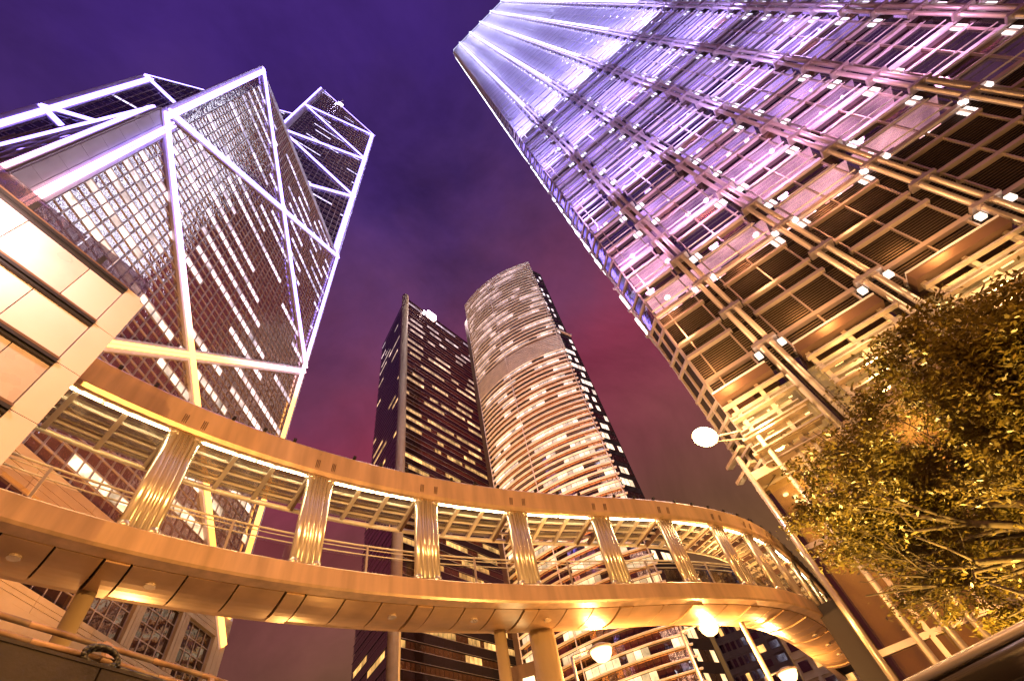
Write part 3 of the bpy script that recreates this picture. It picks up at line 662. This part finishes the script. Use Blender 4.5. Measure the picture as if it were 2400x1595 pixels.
pe = arc(1.0); fl = Face(pe + Vector((.15, .6, 0)), (4.8, 4.6, 0), (4.6, -4.8, 0))
b = MB(); fl.mb(b, 0, 6.6, 0, 134.6 + CZ, -18, -.06); fl.mb(b, 0, 5.4, 134.6 + CZ, 182 + CZ, -18, -.06); b.build('flank_wall', 'core', rt)
b = MB(); fl.mb(b, 0, 6.9, 134.2 + CZ, 135.2 + CZ, -.5, .4); b.build('flank_cornice', 'white_steel', rt)
ps = []
for r in range(int(182 / 3.9)):
    for c in range(4):
        z = r * 3.9 + 1; hi = z > 135
        ps.append((fl.pane(.3 + c * (1.05 if hi else 1.5), .3 + (c + .86) * (1.05 if hi else 1.5), z + .6, z + 2.6, 0, .003), 'lit_round' if (rnd() < .2 if hi else rnd() < .45) else 'dark_glass'))
pieces(rt, 'flank_window', ps, 100)
fl2 = Face(arc(0) + Vector((-2.6, 3.4, 0)), (2.4, -3.2, 0), (-3.2, -2.4, 0)); b = MB(); fl2.mb(b, 0, 3.4, 0, 178 + CZ, -6, 0); b.build('flank_wall', 'bronze', rt)
# smaller buildings seen under and through the bridge
def block(name, az0, az1, d, h, label, wall, pu, pz, litp, matlit, group='distant blocks beyond the footbridge', pier=None):
    a, c = pol(az0, d), pol(az1, d); a3, c3 = a.to_3d(), c.to_3d(); v = c3 - a3; n = Vector((v.y, -v.x, 0)).normalized()
    e = empty(name, a3, label, 'building', group); f = Face((0, 0, 0), v, n); Wd = v.length
    b = MB(); f.mb(b, 0, Wd, 0, h, -15, -.25); b.build('wall', wall, e)
    its = []; fr = MB(); nc, nr = max(2, int(Wd / pu)), int(h / pz)
    for r in range(nr):
        for k in range(nc): its.append((f.pane((k + .18) * Wd / nc, (k + .82) * Wd / nc, r * pz + pz * .3, r * pz + pz * .8, -.1, .004), matlit if rnd() < litp else 'dark_glass'))
        f.mb(fr, 0, Wd, r * pz - .2, r * pz + pz * .22, -.26, .02)
    for k in range(nc + 1): f.mb(fr, max(0, k * Wd / nc - pu * .13), min(Wd, k * Wd / nc + pu * .13), 0, h, -.26, pier or 0.)
    fr.build('facade_frame', wall, e); pieces(e, 'window', its, 300); return e
block('slender_block', 11.6, 14.4, 150, 62, 'brown office block with close vertical piers behind the footbridge, left of the thin mast', 'bronze', 1.4, 3.6, .06, 'lit_gold', pier=.5)
block('punched_window_block', 14.5, 17.2, 175, 70, 'brown tower with small square windows under the bridge bend', 'bronze', 3.2, 3.6, .14, 'lit_gold')
block('pale_block', 17.3, 21.5, 120, 42, 'pale stone block with rows of lit windows below the bridge bend', 'stone', 2.6, 3.5, .4, 'lit_gold')
block('low_dark_block', -30.5, -26.5, 100, 33, 'low dark block with one lit window left of the dark tower base', 'core', 4., 4.2, .3, 'lit_gold')

# ------------------------------------------------------------------ curved footbridge
near = [(-12.9, 1.2), (-12.55, 2.7), (-11.9, 4.6), (-11.03, 6.37), (-10.49, 7.35), (-9.89, 8.30), (-9.24, 9.24), (-8.54, 10.17), (-7.76, 11.08), (-6.92, 11.99), (-6.01, 12.89), (-5.02, 13.78), (-3.94, 14.70), (-2.75, 15.59),
        (-1.44, 16.48), (0, 17.37), (1.59, 18.21), (3.25, 19.03), (4.40, 19.71), (5.50, 20.50), (6.75, 21.42), (7.62, 22.13), (8.65, 23.12), (9.65, 24.3), (10.75, 26.2), (12.3, 29.2), (14.1, 32.9), (16.0, 36.9), (18, 41)]
def catmull(pts, step=.25):
    P = [Vector(p) for p in pts]; out = []
    for i in range(1, len(P) - 2):
        a, b_, c, d = P[i - 1], P[i], P[i + 1], P[i + 2]; n = max(2, int((c - b_).length / step))
        for k in range(n):
            t = k / n; out.append(.5 * (2 * b_ + (c - a) * t + (2 * a - 5 * b_ + 4 * c - d) * t * t + (3 * b_ - a - 3 * c + d) * t ** 3))
    out.append(P[-2]); return out
for _ in range(2): near = [near[0]] + [tuple((Vector(near[i - 1]) + 2 * Vector(near[i]) + Vector(near[i + 1])) / 4) for i in range(1, len(near) - 1)] + [near[-1]]
path = catmull(near); S = [0.]
for i in range(1, len(path)): S.append(S[-1] + (path[i] - path[i - 1]).length)
DIRS = [(path[min(i + 3, len(path) - 1)] - path[max(i - 3, 0)]).normalized() for i in range(len(path))]
def fr_at(s):
    s = min(max(s, 0), S[-1] - 1e-4); lo, hi = 0, len(S) - 1
    while hi - lo > 1:
        m = (lo + hi) // 2
        if S[m] <= s: lo = m
        else: hi = m
    t = (s - S[lo]) / max(1e-6, S[hi] - S[lo]); p = path[lo].lerp(path[hi], t)
    d = DIRS[lo].lerp(DIRS[hi], t).normalized(); return p, d, Vector((-d.y, d.x))
bx0, by0 = path[len(path) // 2]
br = empty('footbridge', (bx0, by0, 0), 'curving covered footbridge with steel tube columns and a glazed lattice roof', 'footbridge')
BO = Vector((bx0, by0, 0))
def bp(s, inn, z): p, d, n = fr_at(s); return Vector((p.x + n.x * inn - bx0, p.y + n.y * inn - by0, z + CZ))
def s_near(x, y): return S[min(range(len(path)), key=lambda i: (path[i] - Vector((x, y))).length_squared)]
SL, SR = 0., S[-1]
s_a, s_b = s_near(-9.89, 8.3), s_near(8.65, 23.1)
def zr(s, k): t = (s - s_a) / (s_b - s_a); t = min(max(t, -.3), 1.2); return (10.87 - .42 * t) if k == 'b' else (11.92 - .60 * t)
DB, DT, BW = 7.15, 7.76, 2.3
ss = [SL + (SR - SL) * i / 220 for i in range(221)]
def sweep(b, prof, s0=None, s1=None, step=.25, closed=True):
    s0 = SL if s0 is None else s0; s1 = SR if s1 is None else s1; n = max(1, int((s1 - s0) / step)); b.strip([prof(s0 + (s1 - s0) * i / n) for i in range(n + 1)], closed)
# fascia: flat front, slightly rounded lower lip
b = MB(); sweep(b, lambda s: [bp(s, .34, DT), bp(s, .02, DT), bp(s, 0, DT - .03), bp(s, 0, DB + .06), bp(s, .05, DB), bp(s, .42, DB - .01), bp(s, .42, DB + .1), bp(s, .34, DB + .12)])
b.build('fascia', 'fascia', br)
b = MB(); sweep(b, lambda s: [bp(s, BW - .3, DT), bp(s, BW, DT), bp(s, BW, DB + .05), bp(s, BW - .3, DB + .05)]); b.build('far_fascia', 'fascia', br)
b = MB(); sweep(b, lambda s: [bp(s, .3, DB + .3), bp(s, BW - .3, DB + .3), bp(s, BW - .3, DT - .05), bp(s, .3, DT - .05)]); b.build('deck', 'core', br)
cols = [(-9.74, 8.26), (-7.28, 11.53), (-4.53, 14.22), (-1.59, 16.44), (1.53, 18.21), (4.44, 19.79), (6.76, 21.43), (8.57, 22.94), (9.9, 24.6)]
sc_ = [s_near(*c) for c in cols]; sc_ = [sc_[0] - 4.3] + sc_ + [sc_[-1] + 3.2 * k for k in (1, 2, 3)]
joints = []
for i in range(len(sc_)):
    joints += [sc_[i] - .28, sc_[i] + .28]
    if i + 1 < len(sc_):
        n = max(2, round((sc_[i + 1] - sc_[i] - .56) / 1.05))
        joints += [sc_[i] + .28 + (sc_[i + 1] - sc_[i] - .56) * k / n for k in range(1, n)]
joints = sorted(joints); pk = 0
def belly(v): return DB - .02 - .07 * math.sin(math.pi * min(1, v * 1.05)) + .10 * v ** 3
for a, c in zip(joints[:-1], joints[1:]):
    if c > SR - .1 or a < SL: continue
    b = MB(); g = .022 if c - a > .7 else .035
    dz_ = .0 if c - a > .7 else .035
    def prof(s):
        q = [bp(s, .45 + (BW - .47) * v / 8, belly(v / 8) - dz_) for v in range(9)]; return q + [bp(s, .45 + (BW - .47) * v / 8, belly(v / 8) + .1) for v in range(8, -1, -1)]
    sweep(b, prof, a + g, c - g, .35); sp = b.build('soffit_panel', 'soffit' if rnd() < .6 else 'soffit_b', br, smooth=False)
    pk += 1
    if c - a > .7 and pk % 3 == 1:
        m = (a + c) / 2; b = MB(); b.lathe(bp(m, 1.05, belly(.3) - .045), [(.13, 0), (.13, .05), (.085, .05), (.085, .02), (.05, .02)], 16); b.build('downlight_ring', 'steel', sp)
# roof fascia, inner edge tube, far beam
b = MB(); sweep(b, lambda s: [bp(s, .0, zr(s, 'b')), bp(s, -.06, zr(s, 'b') + .12), bp(s, -.08, zr(s, 't') - .1), bp(s, 0, zr(s, 't')), bp(s, .12, zr(s, 't')), bp(s, .12, zr(s, 'b'))]); b.build('roof_fascia', 'fascia', br)
b = MB()
def ring(s, inn, z, r, n=8): return [bp(s, inn + r * math.cos(2 * math.pi * k / n), z + r * math.sin(2 * math.pi * k / n)) for k in range(n)]
sweep(b, lambda s: ring(s, .28, zr(s, 'b') + .10, .05), step=.4); b.build('gutter_tube', 'steel', br)
b = MB(); sweep(b, lambda s: ring(s, BW - .1, zr(s, 'b') + .05, .085), step=.4); b.build('far_beam', 'white_steel', br, smooth=True)
for v in (.34, .8, 1.26, 1.72):
    b = MB(); sweep(b, lambda s: [bp(s, v - .025, zr(s, 'b') + .06), bp(s, v + .025, zr(s, 'b') + .06), bp(s, v + .025, zr(s, 'b') + .15), bp(s, v - .025, zr(s, 'b') + .15)], step=.4); b.build('roof_purlin', 'white_steel', br)
def rafter(s, wd, mat, z0_=.02, z1_=.14):
    b = MB(); q = []
    for ds in (-wd / 2, wd / 2): q.append([bp(s + ds, .2, zr(s, 'b') + z0_), bp(s + ds, BW - .12, zr(s, 'b') + z0_), bp(s + ds, BW - .12, zr(s, 'b') + z1_), bp(s + ds, .2, zr(s, 'b') + z1_)])
    b.strip(q, True); b.build('rafter', mat, br)
bolts = MB()
for i in range(len(sc_) - 1):
    a, c = sc_[i], sc_[i + 1]
    for ds in (-.28, .28): rafter(a + ds, .09, 'bronze', -.02, .16)
    rs = [a + .36 + (c - a - .72) * t for t in (0, 1 / 3, 2 / 3, 1)]
    for s in rs: rafter(s, .13, 'white_steel')
    for s0_, s1_ in zip(rs[:-1], rs[1:]):
        vs = (.36, .82, 1.28, 1.74, BW - .15)
        for v0, v1 in zip(vs[:-1], vs[1:]):
            b = MB(); sweep(b, lambda s: [bp(s, v0, zr(s, 'b') + .155), bp(s, v1 - .02, zr(s, 'b') + .155), bp(s, v1 - .02, zr(s, 'b') + .17), bp(s, v0, zr(s, 'b') + .17)], s0_ + .05, s1_ - .05, .6); b.build('roof_pane', 'roofglass', br)
    for s0_ in (a + .5, (a + c) / 2 + .05):
        b = MB(); sweep(b, lambda s: ring(s, .24, zr(s, 'b') + .02, .028, 6), s0_, s0_ + (c - a) / 2 - .55, .4); b.build('tube_light', 'tube_light', br)
    for s in (a + .9, a + 1.9, a + 2.9):
        for zz in ('t',): bolts.obox(bp(s, -.1, zr(s, zz) - .02), bp(s + .1, -.1, 0) - bp(s, -.1, 0), bp(s, .1, 0) - bp(s, 0, 0), (0, 0, .1))
bolts.build('roof_clip', 'black', br, 'stuff')
# columns of bundled tubes
for i, s in enumerate(sc_):
    if s > SR: continue
    e = bpy.data.objects.new('column', None); b = MB(); w_ = .84 if i < 6 else .74
    for t, r, inn in ((-.5, .135, .12), (-.27, .07, .06), (-.13, .075, .10), (.0, .06, .05), (.12, .07, .09), (.26, .06, .05), (.5, .125, .14)):
        k0 = s + t * (w_ - .22); b.tube(bp(k0, inn + .08, DT - .1), bp(k0, inn + .08, zr(s, 'b') + .06), r, 14)
    b.strip([[bp(s - .3, .2, DT), bp(s + .3, .2, DT)], [bp(s - .3, .2, zr(s, 'b')), bp(s + .3, .2, zr(s, 'b'))]])
    cobj = b.build('column', 'steel', br, smooth=True)
    for t in (-.5, .5):
        k0 = s + t * (w_ - .22)
        for za_, zb_ in ((DT - .02, DT + .16), (zr(s, 'b') - .12, zr(s, 'b') + .02)): b = MB(); b.tube(bp(k0, .2, za_), bp(k0, .2, zb_), .152, 14); b.build('collar', 'steel', cobj, smooth=True)
    b = MB()
    for t in (-.32, .32):
        for d_ in (-.05, 0, .05): b.tube(bp(s + t * w_ + d_, -.0, zr(s, 'b') + .02), bp(s + t * w_ + d_, -.13, zr(s, 'b') + .48), .013, 6)
    b.build('tie_rod', 'bronze', cobj)
# handrails, posts, glass balustrade
for z, r in ((8.92, .03), (8.80, .016), (8.62, .02)):
    b = MB(); sweep(b, lambda s: ring(s, .55, z, r, 6), step=.4); b.build('handrail', 'white_steel', br, smooth=True)
for i in range(len(sc_) - 1):
    a, c = sc_[i], sc_[i + 1]
    for t in (.5,):
        s = a + (c - a) * t; b = MB(); b.obox(bp(s - .03, .5, DT - .1), bp(s + .03, .5, 0) - bp(s - .03, .5, 0), bp(s, .56, 0) - bp(s, .5, 0), (0, 0, 8.9 - DT + .1)); b.build('rail_post', 'mull', br)
    for s0_, s1_ in ((a + .1, (a + c) / 2 - .05), ((a + c) / 2 + .05, c - .1)):
        b = MB(); sweep(b, lambda s: [bp(s, .6, DT), bp(s, .612, DT), bp(s, .612, 8.58), bp(s, .6, 8.58)], s0_, s1_, .5); b.build('balustrade_pane', 'railglass', br)
# legs under the deck
def pillar(az, d, r, mat='stone', top=DB + .25):
    p = pol(az, d); b = MB(); b.lathe((p.x - bx0, p.y - by0, 0), [(r * 1.25, 0), (r * 1.25, .3), (r, .34), (r, top + CZ)], 20); b.build('pillar', mat, br, smooth=True)
pillar(-10.3, 18.0, .21); pillar(-5.75, 18.9, .46); pillar(-51.3, 14.9, .2); pillar(14.7, 24, .10, 'white_steel'); pass
p = pol(-8.0, 20.0); b = MB(); b.box(p.x - bx0 - .20, p.x - bx0 + .22, p.y - by0, p.y - by0 + .1, 2.2, 6.25 + CZ); b.build('lit_panel', 'panel_white', br)
p = pol(-9.3, 20.0); b = MB(); b.box(p.x - bx0 - .10, p.x - bx0 + .10, p.y - by0, p.y - by0 + .1, 2.2, 5.7 + CZ); b.build('lit_panel', 'panel_white', br)
b = MB(); p = pol(-8.2, 20.6); b.box(p.x - bx0 - .62, p.x - bx0 + .62, p.y - by0, p.y - by0 + .3, 0, 6.9 + CZ); b.build('shaft_wall', 'bronze', br)

# ------------------------------------------------------------------ pale corner building (left edge)
ldir = pol(14, 1); lc = pol(-63.2, 9.0)
lbld = empty('corner_building', (lc.x, lc.y, 0), 'pale panelled building corner at the left edge with glass parapet and dark rails', 'building', None, math.atan2(ldir.y, ldir.x))
# local x along the wall (north), y to the left of it = away from the camera
L_ = Face((0, 0, 0), (1, 0, 0), (0, -1, 0))
zz = [10.46, 9.13, 7.88, 6.65, 5.4, 4.15, 2.9, 1.65, .4, -.8]
b = MB(); b.box(-9, -.05, .12, 6, 0, 10.4 + CZ); b.build('core_wall', 'pale', lbld)
pn = []
for r in range(len(zz) - 1):
    z1, z0_ = zz[r] - .10, zz[r + 1] + .10
    xs = [-.44] + [-1.18 - 1.25 * k - (.0, .32, -.1, .4, .1, .3, 0, .2, .1)[r] for k in range(6)]
    for a, c in zip(xs[1:], xs[:-1]): pn.append((L_.box(a + .008, c - .008, max(0, z0_ + CZ), z1 + CZ, -.12, .0 + U(0, .006)), 'pale' if rnd() < .6 else 'pale_b'))
pieces(lbld, 'wall_panel', pn)
pz = []
for r in range(len(zz) - 1): pz.append((L_.box(-.43, 0, max(0, zz[r + 1] + CZ + .006), zz[r] + CZ - .006, -.5, .06), 'pale'))
pieces(lbld, 'corner_pilaster', pz)
for r, z in enumerate(zz[:-1]):
    for dz2, oo, rr_ in ((.075, .05, .028), (-.01, .07, .035), (-.085, .05, .024)):
        b = MB(); b.box(-9, -.44 if dz2 else -.12, -oo - rr_, .1, z + dz2 - rr_ + CZ, z + dz2 + rr_ + CZ); b.build('reveal_rail', 'bronze' if dz2 >= 0 else 'black', lbld)
for a, c, zt in ((-.95, -.12, 11.32), (-1.62, -.97, 11.30), (-4.0, -1.64, 11.18)):
    b = MB(); b.box(a, c, .05, .075, 10.58 + CZ, zt + CZ); b.build('parapet_pane', 'parapetglass', lbld)
b = MB(); b.box(-6, -.1, -.02, .16, 10.5 + CZ, 10.60 + CZ); b.build('coping', 'pale', lbld)
for x in (-1.16, -2.59, -3.9): b = MB(); b.box(x - .05, x + .05, -.02, .12, 10.62 + CZ, 10.95 + CZ); b.build('glass_clamp', 'black', lbld)

# ------------------------------------------------------------------ dark wall with pipes (lower left)
wp0 = pol(-55.14, 6.0); dw = empty('ramp_wall', (wp0.x, wp0.y, 0), 'dark granite ramp wall with a twin pipe railing in the lower left corner', 'wall', None, math.atan2(ldir.y, ldir.x))
WT = 2.40 + CZ
its = [(pmat((-3 + 1.3 * k + .01, .0, 0), (1.28, 0, 0), (0, .4, 0), (0, 0, WT)), 'darkwall') for k in range(9)]
pieces(dw, 'granite_slab', its)
b = MB(); b.box(-3, 8.7, -.01, .42, WT, WT + .03); b.build('coping', 'darkwall', dw)
for z, y, r in ((.31, .30, .030), (.10, .10, .030)):
    b = MB(); pts = [(-3 + .65 * k, y + U(-.008, .008), WT + z + U(-.008, .008)) for k in range(19)]
    for p, q in zip(pts[:-1], pts[1:]): b.tube(p, q, r, 8)
    b.build('pipe_rail', 'rust_pipe', dw, smooth=True)
for x in (-1.6, 1.02, 2.33, 3.7, 5.2):
    b = MB(); b.obox((x - .035, .06, WT + .02), (.07, 0, 0), (0, .06, 0), (0, .24, .34)); b.build('rail_bracket', 'rust_pipe', dw)
b = MB(); pts = [(1.1 + t * 4.5, .06, WT + .06 - .03 * math.sin(t * 3.1)) for t in [k / 16 for k in range(17)]]
for p, q in zip(pts[:-1], pts[1:]): b.tube(p, q, .022, 6)
for turn in range(2):
    c = [(0.86 + turn * .05 + .17 * math.cos(a), .02 + turn * .05, WT + .10 + .08 * math.sin(a)) for a in [2 * math.pi * k / 14 for k in range(15)]]
    for p, q in zip(c[:-1], c[1:]): b.tube(p, q, .022, 6)
b.build('cable', 'black', dw, smooth=True)

# ------------------------------------------------------------------ tree (right)
tp = pol(47, 10.6); tree = empty('street_tree', (tp.x, tp.y, 0), 'leafy street tree lit golden in front of the gridded tower', 'tree')
tb = MB(); twigs = []
cen = pol(44.6, 10.5).to_3d() - tp.to_3d() + Vector((0, 0, 3.4 + CZ))
def inside(p): q = p - cen; return (q.x / 3.45) ** 2 + (q.y / 3.45) ** 2 + (q.z / 2.0) ** 2 < 1 + .25 * math.sin(p.x * 5 + p.y * 3) * math.sin(p.z * 6)
def limb(p, d, L, r, lev):
    n = 4; q = Vector(p); dd = Vector(d).normalized()
    for i in range(n):
        d2 = (dd + Vector((U(-.22, .22), U(-.22, .22), U(-.12, .16)))).normalized(); q2_ = q + d2 * L / n
        if lev > 1 and not inside(q2_): return
        tb.tube(q, q2_, r * (1 - .6 * i / n), 6 if lev > 1 else 9, r * (1 - .6 * (i + 1) / n))
        if lev >= 2 and math.sin(q2_.x * 3.1 + 1) + math.sin(q2_.y * 2.7 + q2_.z * 3.3) + math.sin(q2_.z * 4.1 + q2_.x * 1.9) > -.7: twigs.append((q2_, lev))
        if lev < 4 and i >= 1:
            for k in range(2):
                sd = (d2 + Vector((U(-1, 1), U(-1, 1), U(-.5, .55)))).normalized(); limb(q2_, sd, L * U(.5, .72), r * (1 - .6 * (i + 1) / n) * .62, lev + 1)
        q, dd = q2_, d2
tb.tube((0, 0, 0), (.1, .05, 1.5), .2, 12, .16); tb.tube((.1, .05, 1.5), (-.05, .1, 3.2), .16, 12, .12)
for d, L in (((-1, .32, .32), 2.5), ((-.9, -.1, .20), 2.4), ((-.75, .65, .50), 2.3), ((-.2, .9, .4), 2.0), ((.2, -.5, .7), 1.9), ((-.55, -.5, .55), 2.1), ((-.5, .2, .9), 2.0), ((.7, .5, .5), 1.8), ((-1, .5, -.15), 2.5), ((-1, .1, -.1), 2.5), ((-.9, .8, .15), 2.4), ((-.8, -.6, .1), 2.0), ((.3, .9, .3), 1.9), ((-.3, 1, -.1), 1.9)):
    limb((-.05, .1, U(2.7, 3.3)), d, L * 1.12, .085, 1)
tb.build('trunk', 'bark', tree, smooth=True)
lf_ = MB(); 
for (p, lev) in twigs:
    for k in range(34 if lev == 4 else 12):
        c = p + Vector((random.gauss(0, .11), random.gauss(0, .11), random.gauss(0, .06))); a = norm((U(-1, 1), U(-1, 1), U(-.5, .5))); n_ = norm((U(-.7, .7), U(-.7, .7), 1)); bb = n_.cross(a).normalized(); s = U(.026, .058)
        lf_.poly([c - a * s, c + bb * s * .42, c + a * s, c - bb * s * .42])
print('leaves', len(lf_.f))
lf_.build('crown', 'leaf', tree, 'stuff')

# ------------------------------------------------------------------ car roof (lower right corner)
cd = Vector((.648, -.76, 0)); cn = Vector((.76, .648, 0))
car = empty('parked_car', (.86, 2.12, 0), 'glossy black parked car roof with a rear spoiler at the lower right corner', 'car', None, math.atan2(cd.y, cd.x))
# local x runs forward along the near side, y = away from the camera
RZ = .35 + CZ
def loft(sections, name, mat, parent=car, smooth=True):
    b = MB(); b.strip(sections, True); return b.build(name, mat, parent, smooth=smooth)
def csec(x, y0, y1, z0, z1, r=.12):
    pts = []
    for cx_, cz_, a0 in ((y1 - r, z1 - r, 0), (y0 + r, z1 - r, 90), (y0 + r * .5, z0 + r * .5, 180), (y1 - r * .5, z0 + r * .5, 270)):
        rr2 = r if a0 < 180 else r * .5
        for k in range(5): a = math.radians(a0 + 22.5 * k); pts.append((x, cx_ + rr2 * math.cos(a), cz_ + rr2 * math.sin(a)))
    return pts
loft([csec(-.55, -.12, 1.55, .35, .95), csec(-.3, -.2, 1.62, .3, 1.0), csec(1.5, -.22, 1.64, .28, 1.0), csec(3.2, -.2, 1.62, .28, .95), csec(3.9, -.1, 1.5, .32, .8)], 'body', 'car_paint')
loft([csec(-.32, -.04, 1.46, .9, 1.02, .05), csec(-.12, .0, 1.42, .9, RZ - .16, .07), csec(.05, .02, 1.4, .9, RZ - .07, .07), csec(1.7, .02, 1.4, .9, RZ - .07, .07), csec(2.7, .0, 1.42, .9, 1.0, .04)], 'window_glass', 'car_glass')
loft([csec(-.02, .03, 1.38, RZ - .09, RZ - .02, .045), csec(.06, .0, 1.42, RZ - .12, RZ, .055), csec(.9, -.01, 1.43, RZ - .13, RZ + .015, .06), csec(1.6, .0, 1.42, RZ - .12, RZ, .055), csec(1.75, .03, 1.38, RZ - .10, RZ - .04, .04)], 'roof', 'car_paint')
b = MB(); b.obox((-.24, .06, RZ - .055), (.22, 0, .018), (0, 1.28, 0), (0, 0, .022)); b.build('spoiler', 'car_paint', car)
b = MB(); b.tube((.02, .005, RZ - .015), (1.6, .005, RZ - .01), .016, 8); b.build('roof_rail', 'steel', car, smooth=True)
for x in (.35, 2.9):
    for y in (-.2, 1.45):
        b = MB(); b.tube((x, y, .32), (x, y + .2, .32), .32, 20); wh = b.build('wheel', 'tyre', car); b = MB(); b.tube((x, y - .012, .32), (x, y + .212, .32), .2, 16); b.build('rim', 'steel', wh)
for y in (-.1, 1.3): b = MB(); b.box(-.57, -.5, y, y + .22, .7, .9); b.build('tail_light', 'bronze', car)

# ------------------------------------------------------------------ lamps
SOD = (1, .49, .14)
def street_lamp(name, az, d, zrel, label, power, group='street lamps', arm=1.2, head=.26, toward=None, xy=None, col=SOD):
    p = Vector(xy) if xy else pol(az, d); hz = zrel + CZ
    e = empty(name, (p.x, p.y, 0), label, 'street lamp', group)
    v = (Vector(toward) - p).normalized() if toward else Vector((1, 0)); base = -v * arm
    b = MB(); b.tube((base.x, base.y, 0), (base.x, base.y, hz + .1), .09, 10, .06); b.build('pole', 'mull', e, smooth=True)
    b = MB(); b.tube((base.x, base.y, hz + .1), (0, 0, hz + .2), .045, 8); b.build('arm', 'mull', e)
    b = MB(); b.lathe((0, 0, hz), [(head * .5, .26), (head * 1.15, .12), (head * 1.15, .05), (head, .05)][::-1], 16); b.build('head', 'mull', e)
    b = MB(); b.lathe((0, 0, hz), [(.02, -head * .9), (head * .6, -head * .68), (head * .9, -head * .3), (head, .04)], 16); b.build('lens', 'lamp_warm', e, smooth=True)
    light('lamp_light', 'POINT', (p.x, p.y, hz - head - .12), power, col, e, .15)
    return e
street_lamp('street_lamp', .11, 21.6, 6.97, 'starry bright street lamp directly under the middle of the bridge', 2600, head=.44)
street_lamp('street_lamp', 11.58, 23.6, 7.27, 'bright street lamp just below the bridge soffit, right of the ringed tower', 2400, head=.42)
street_lamp('street_lamp', 16.31, 33, 6.93, 'bright street lamp low under the bridge bend at the bottom edge', 2400, head=.50)
street_lamp('street_lamp', 0, 0, 8.2, 'added unseen street lamp behind the viewer on the left pavement', 9000, xy=(-1.5, -6.5), toward=(2, -6.5))  # out of view, added to light the near side of the bridge
street_lamp('street_lamp', 0, 0, 8.2, 'added unseen street lamp behind the viewer on the right pavement', 10500, xy=(5.5, -3.5), toward=(0, -3))  # second lamp added behind the camera for the bridge front
street_lamp('street_lamp', 0, 0, 6.0, 'added unseen street lamp on the pavement in front of the faceted tower', 5000, xy=(-27, 24), toward=(-20, 24))  # added below the view to warm the faceted tower's stone base
street_lamp('street_lamp', 0, 0, 6.0, 'added unseen street lamp at the far corner of the faceted tower', 5000, xy=(-31, 46), toward=(-20, 46))  # likewise added out of view to light the faceted tower
# floodlight on a bracket at the tower corner
fp_ = pol(21.9, 25.0); fz = 25.0 * tan(33.39) + CZ
fe = empty('floodlight', (fp_.x, fp_.y, fz), 'blazing floodlight on a bracket at the corner of the gridded tower', 'floodlight')
b = MB(); b.tube((0, .02, 0), (0, .4, 0), .72, 24, .5); b.build('housing', 'mull', fe, smooth=False)
b = MB(); b.lathe((0, 0, 0), [(.05, -.30), (.45, -.22), (.68, 0)], 20); o = b.build('lens', 'lamp_white', fe, smooth=True); o.rotation_euler = (math.radians(-90), 0, 0); o.location = (0, -.02, 0)
v = (Wck @ F.p(0, 0, .3)) - fp_.to_3d(); v.z = 0
b = MB(); b.tube((0, .2, 0), (v.x, v.y, .3), .07, 8); b.tube((0, .2, -.3), (v.x, v.y, -.3), .05, 8); b.build('bracket', 'steel', fe)
light('flood', 'POINT', (fp_.x - .1, fp_.y - .7, fz), 3600, (1, .58, .26), fe, .5)
# floodlight added beyond the left edge of the view to brighten the pale wall
wl = empty('added_wall_floodlight', lbld.location + rotz(Vector((-3.5, -1.1, 9.5 + CZ)), lbld.rotation_euler[2]), 'small added unseen floodlight on an arm washing the pale wall panels', 'floodlight')
b = MB(); b.box(-.15, .15, -.1, .1, -.12, .12); b.build('housing', 'black', wl)
b = MB(); b.tube((0, 0, 0), rotz(Vector((0, 1.35, -.2)), lbld.rotation_euler[2]), .03, 6); b.build('bracket', 'black', wl)
light('added_wall_light', 'POINT', wl.location + rotz(Vector((.3, -.1, 0)), lbld.rotation_euler[2]), 800, (1, .70, .68), wl, .15)
# uplight added out of view to brighten the tree crown
ug = empty('added_uplight', (4.9, 7.3, 0), 'round added unseen uplight in the pavement below the street tree', 'lamp')
b = MB(); b.lathe((0, 0, 0), [(.2, 0), (.2, .12), (.16, .14)], 16); b.build('housing', 'black', ug)
light('uplight', 'SPOT', (4.4, 7.6, .25), 6500, (1, .60, .12), ug, .12, (5.4, 7.6, 5), 120, .8)

def added_tower_flood(x, y, target, power, col, label, ang=50):  # made-up floodlights below the view, added to brighten the tower fronts
    e = empty('added_floodlight', (x, y, 0), label, 'floodlight', 'added unseen ground floodlights aimed up at the towers')
    b = MB(); b.box(-.5, .5, -.3, .3, .25, .8); b.build('housing', 'black', e); b = MB(); b.box(-.35, .35, -.05, .05, 0, .3); b.build('stand', 'mull', e)
    light('flood', 'SPOT', (x, y, 1.2), power, col, e, .5, target, ang, .9)
added_tower_flood(4, 72, (2, 104, 70), 2.0e5, (1, .47, .15), 'added unseen ground floodlight aimed at the lower bow front of the ringed tower', 100)
added_tower_flood(-2, 66, (2, 104, 150), 5.0e5, (1, .44, .34), 'added unseen ground floodlight aimed at the upper bow front of the ringed tower', 55)
added_tower_flood(-46, 84, (-44, 109, 80), 3.2e5, (1, .55, .20), 'added unseen ground floodlight at the foot of the dark tower pier', 110)

for x_, y_, pw_, lb_ in ((.4, 13.6, 900, 'added unseen low lamp in front of the middle of the bridge'), (4.6, 16.2, 900, 'added unseen low lamp in front of the bridge bend'), (-9.2, 16.5, 220, 'added unseen low lamp beyond the left half of the bridge')):
    street_lamp('added_lamp', 0, 0, 2.4, lb_, pw_, 'added lamps that light the soffit', .4, .2, (0, 14), (x_, y_), (1, .56, .18))  # unseen lamps added low down to brighten the bridge underside

added_tower_flood(-20, 26, (-42, 30, 50), 1.2e5, (1, .42, .12), 'added unseen ground floodlight aimed at the lower braces of the faceted tower', 52)
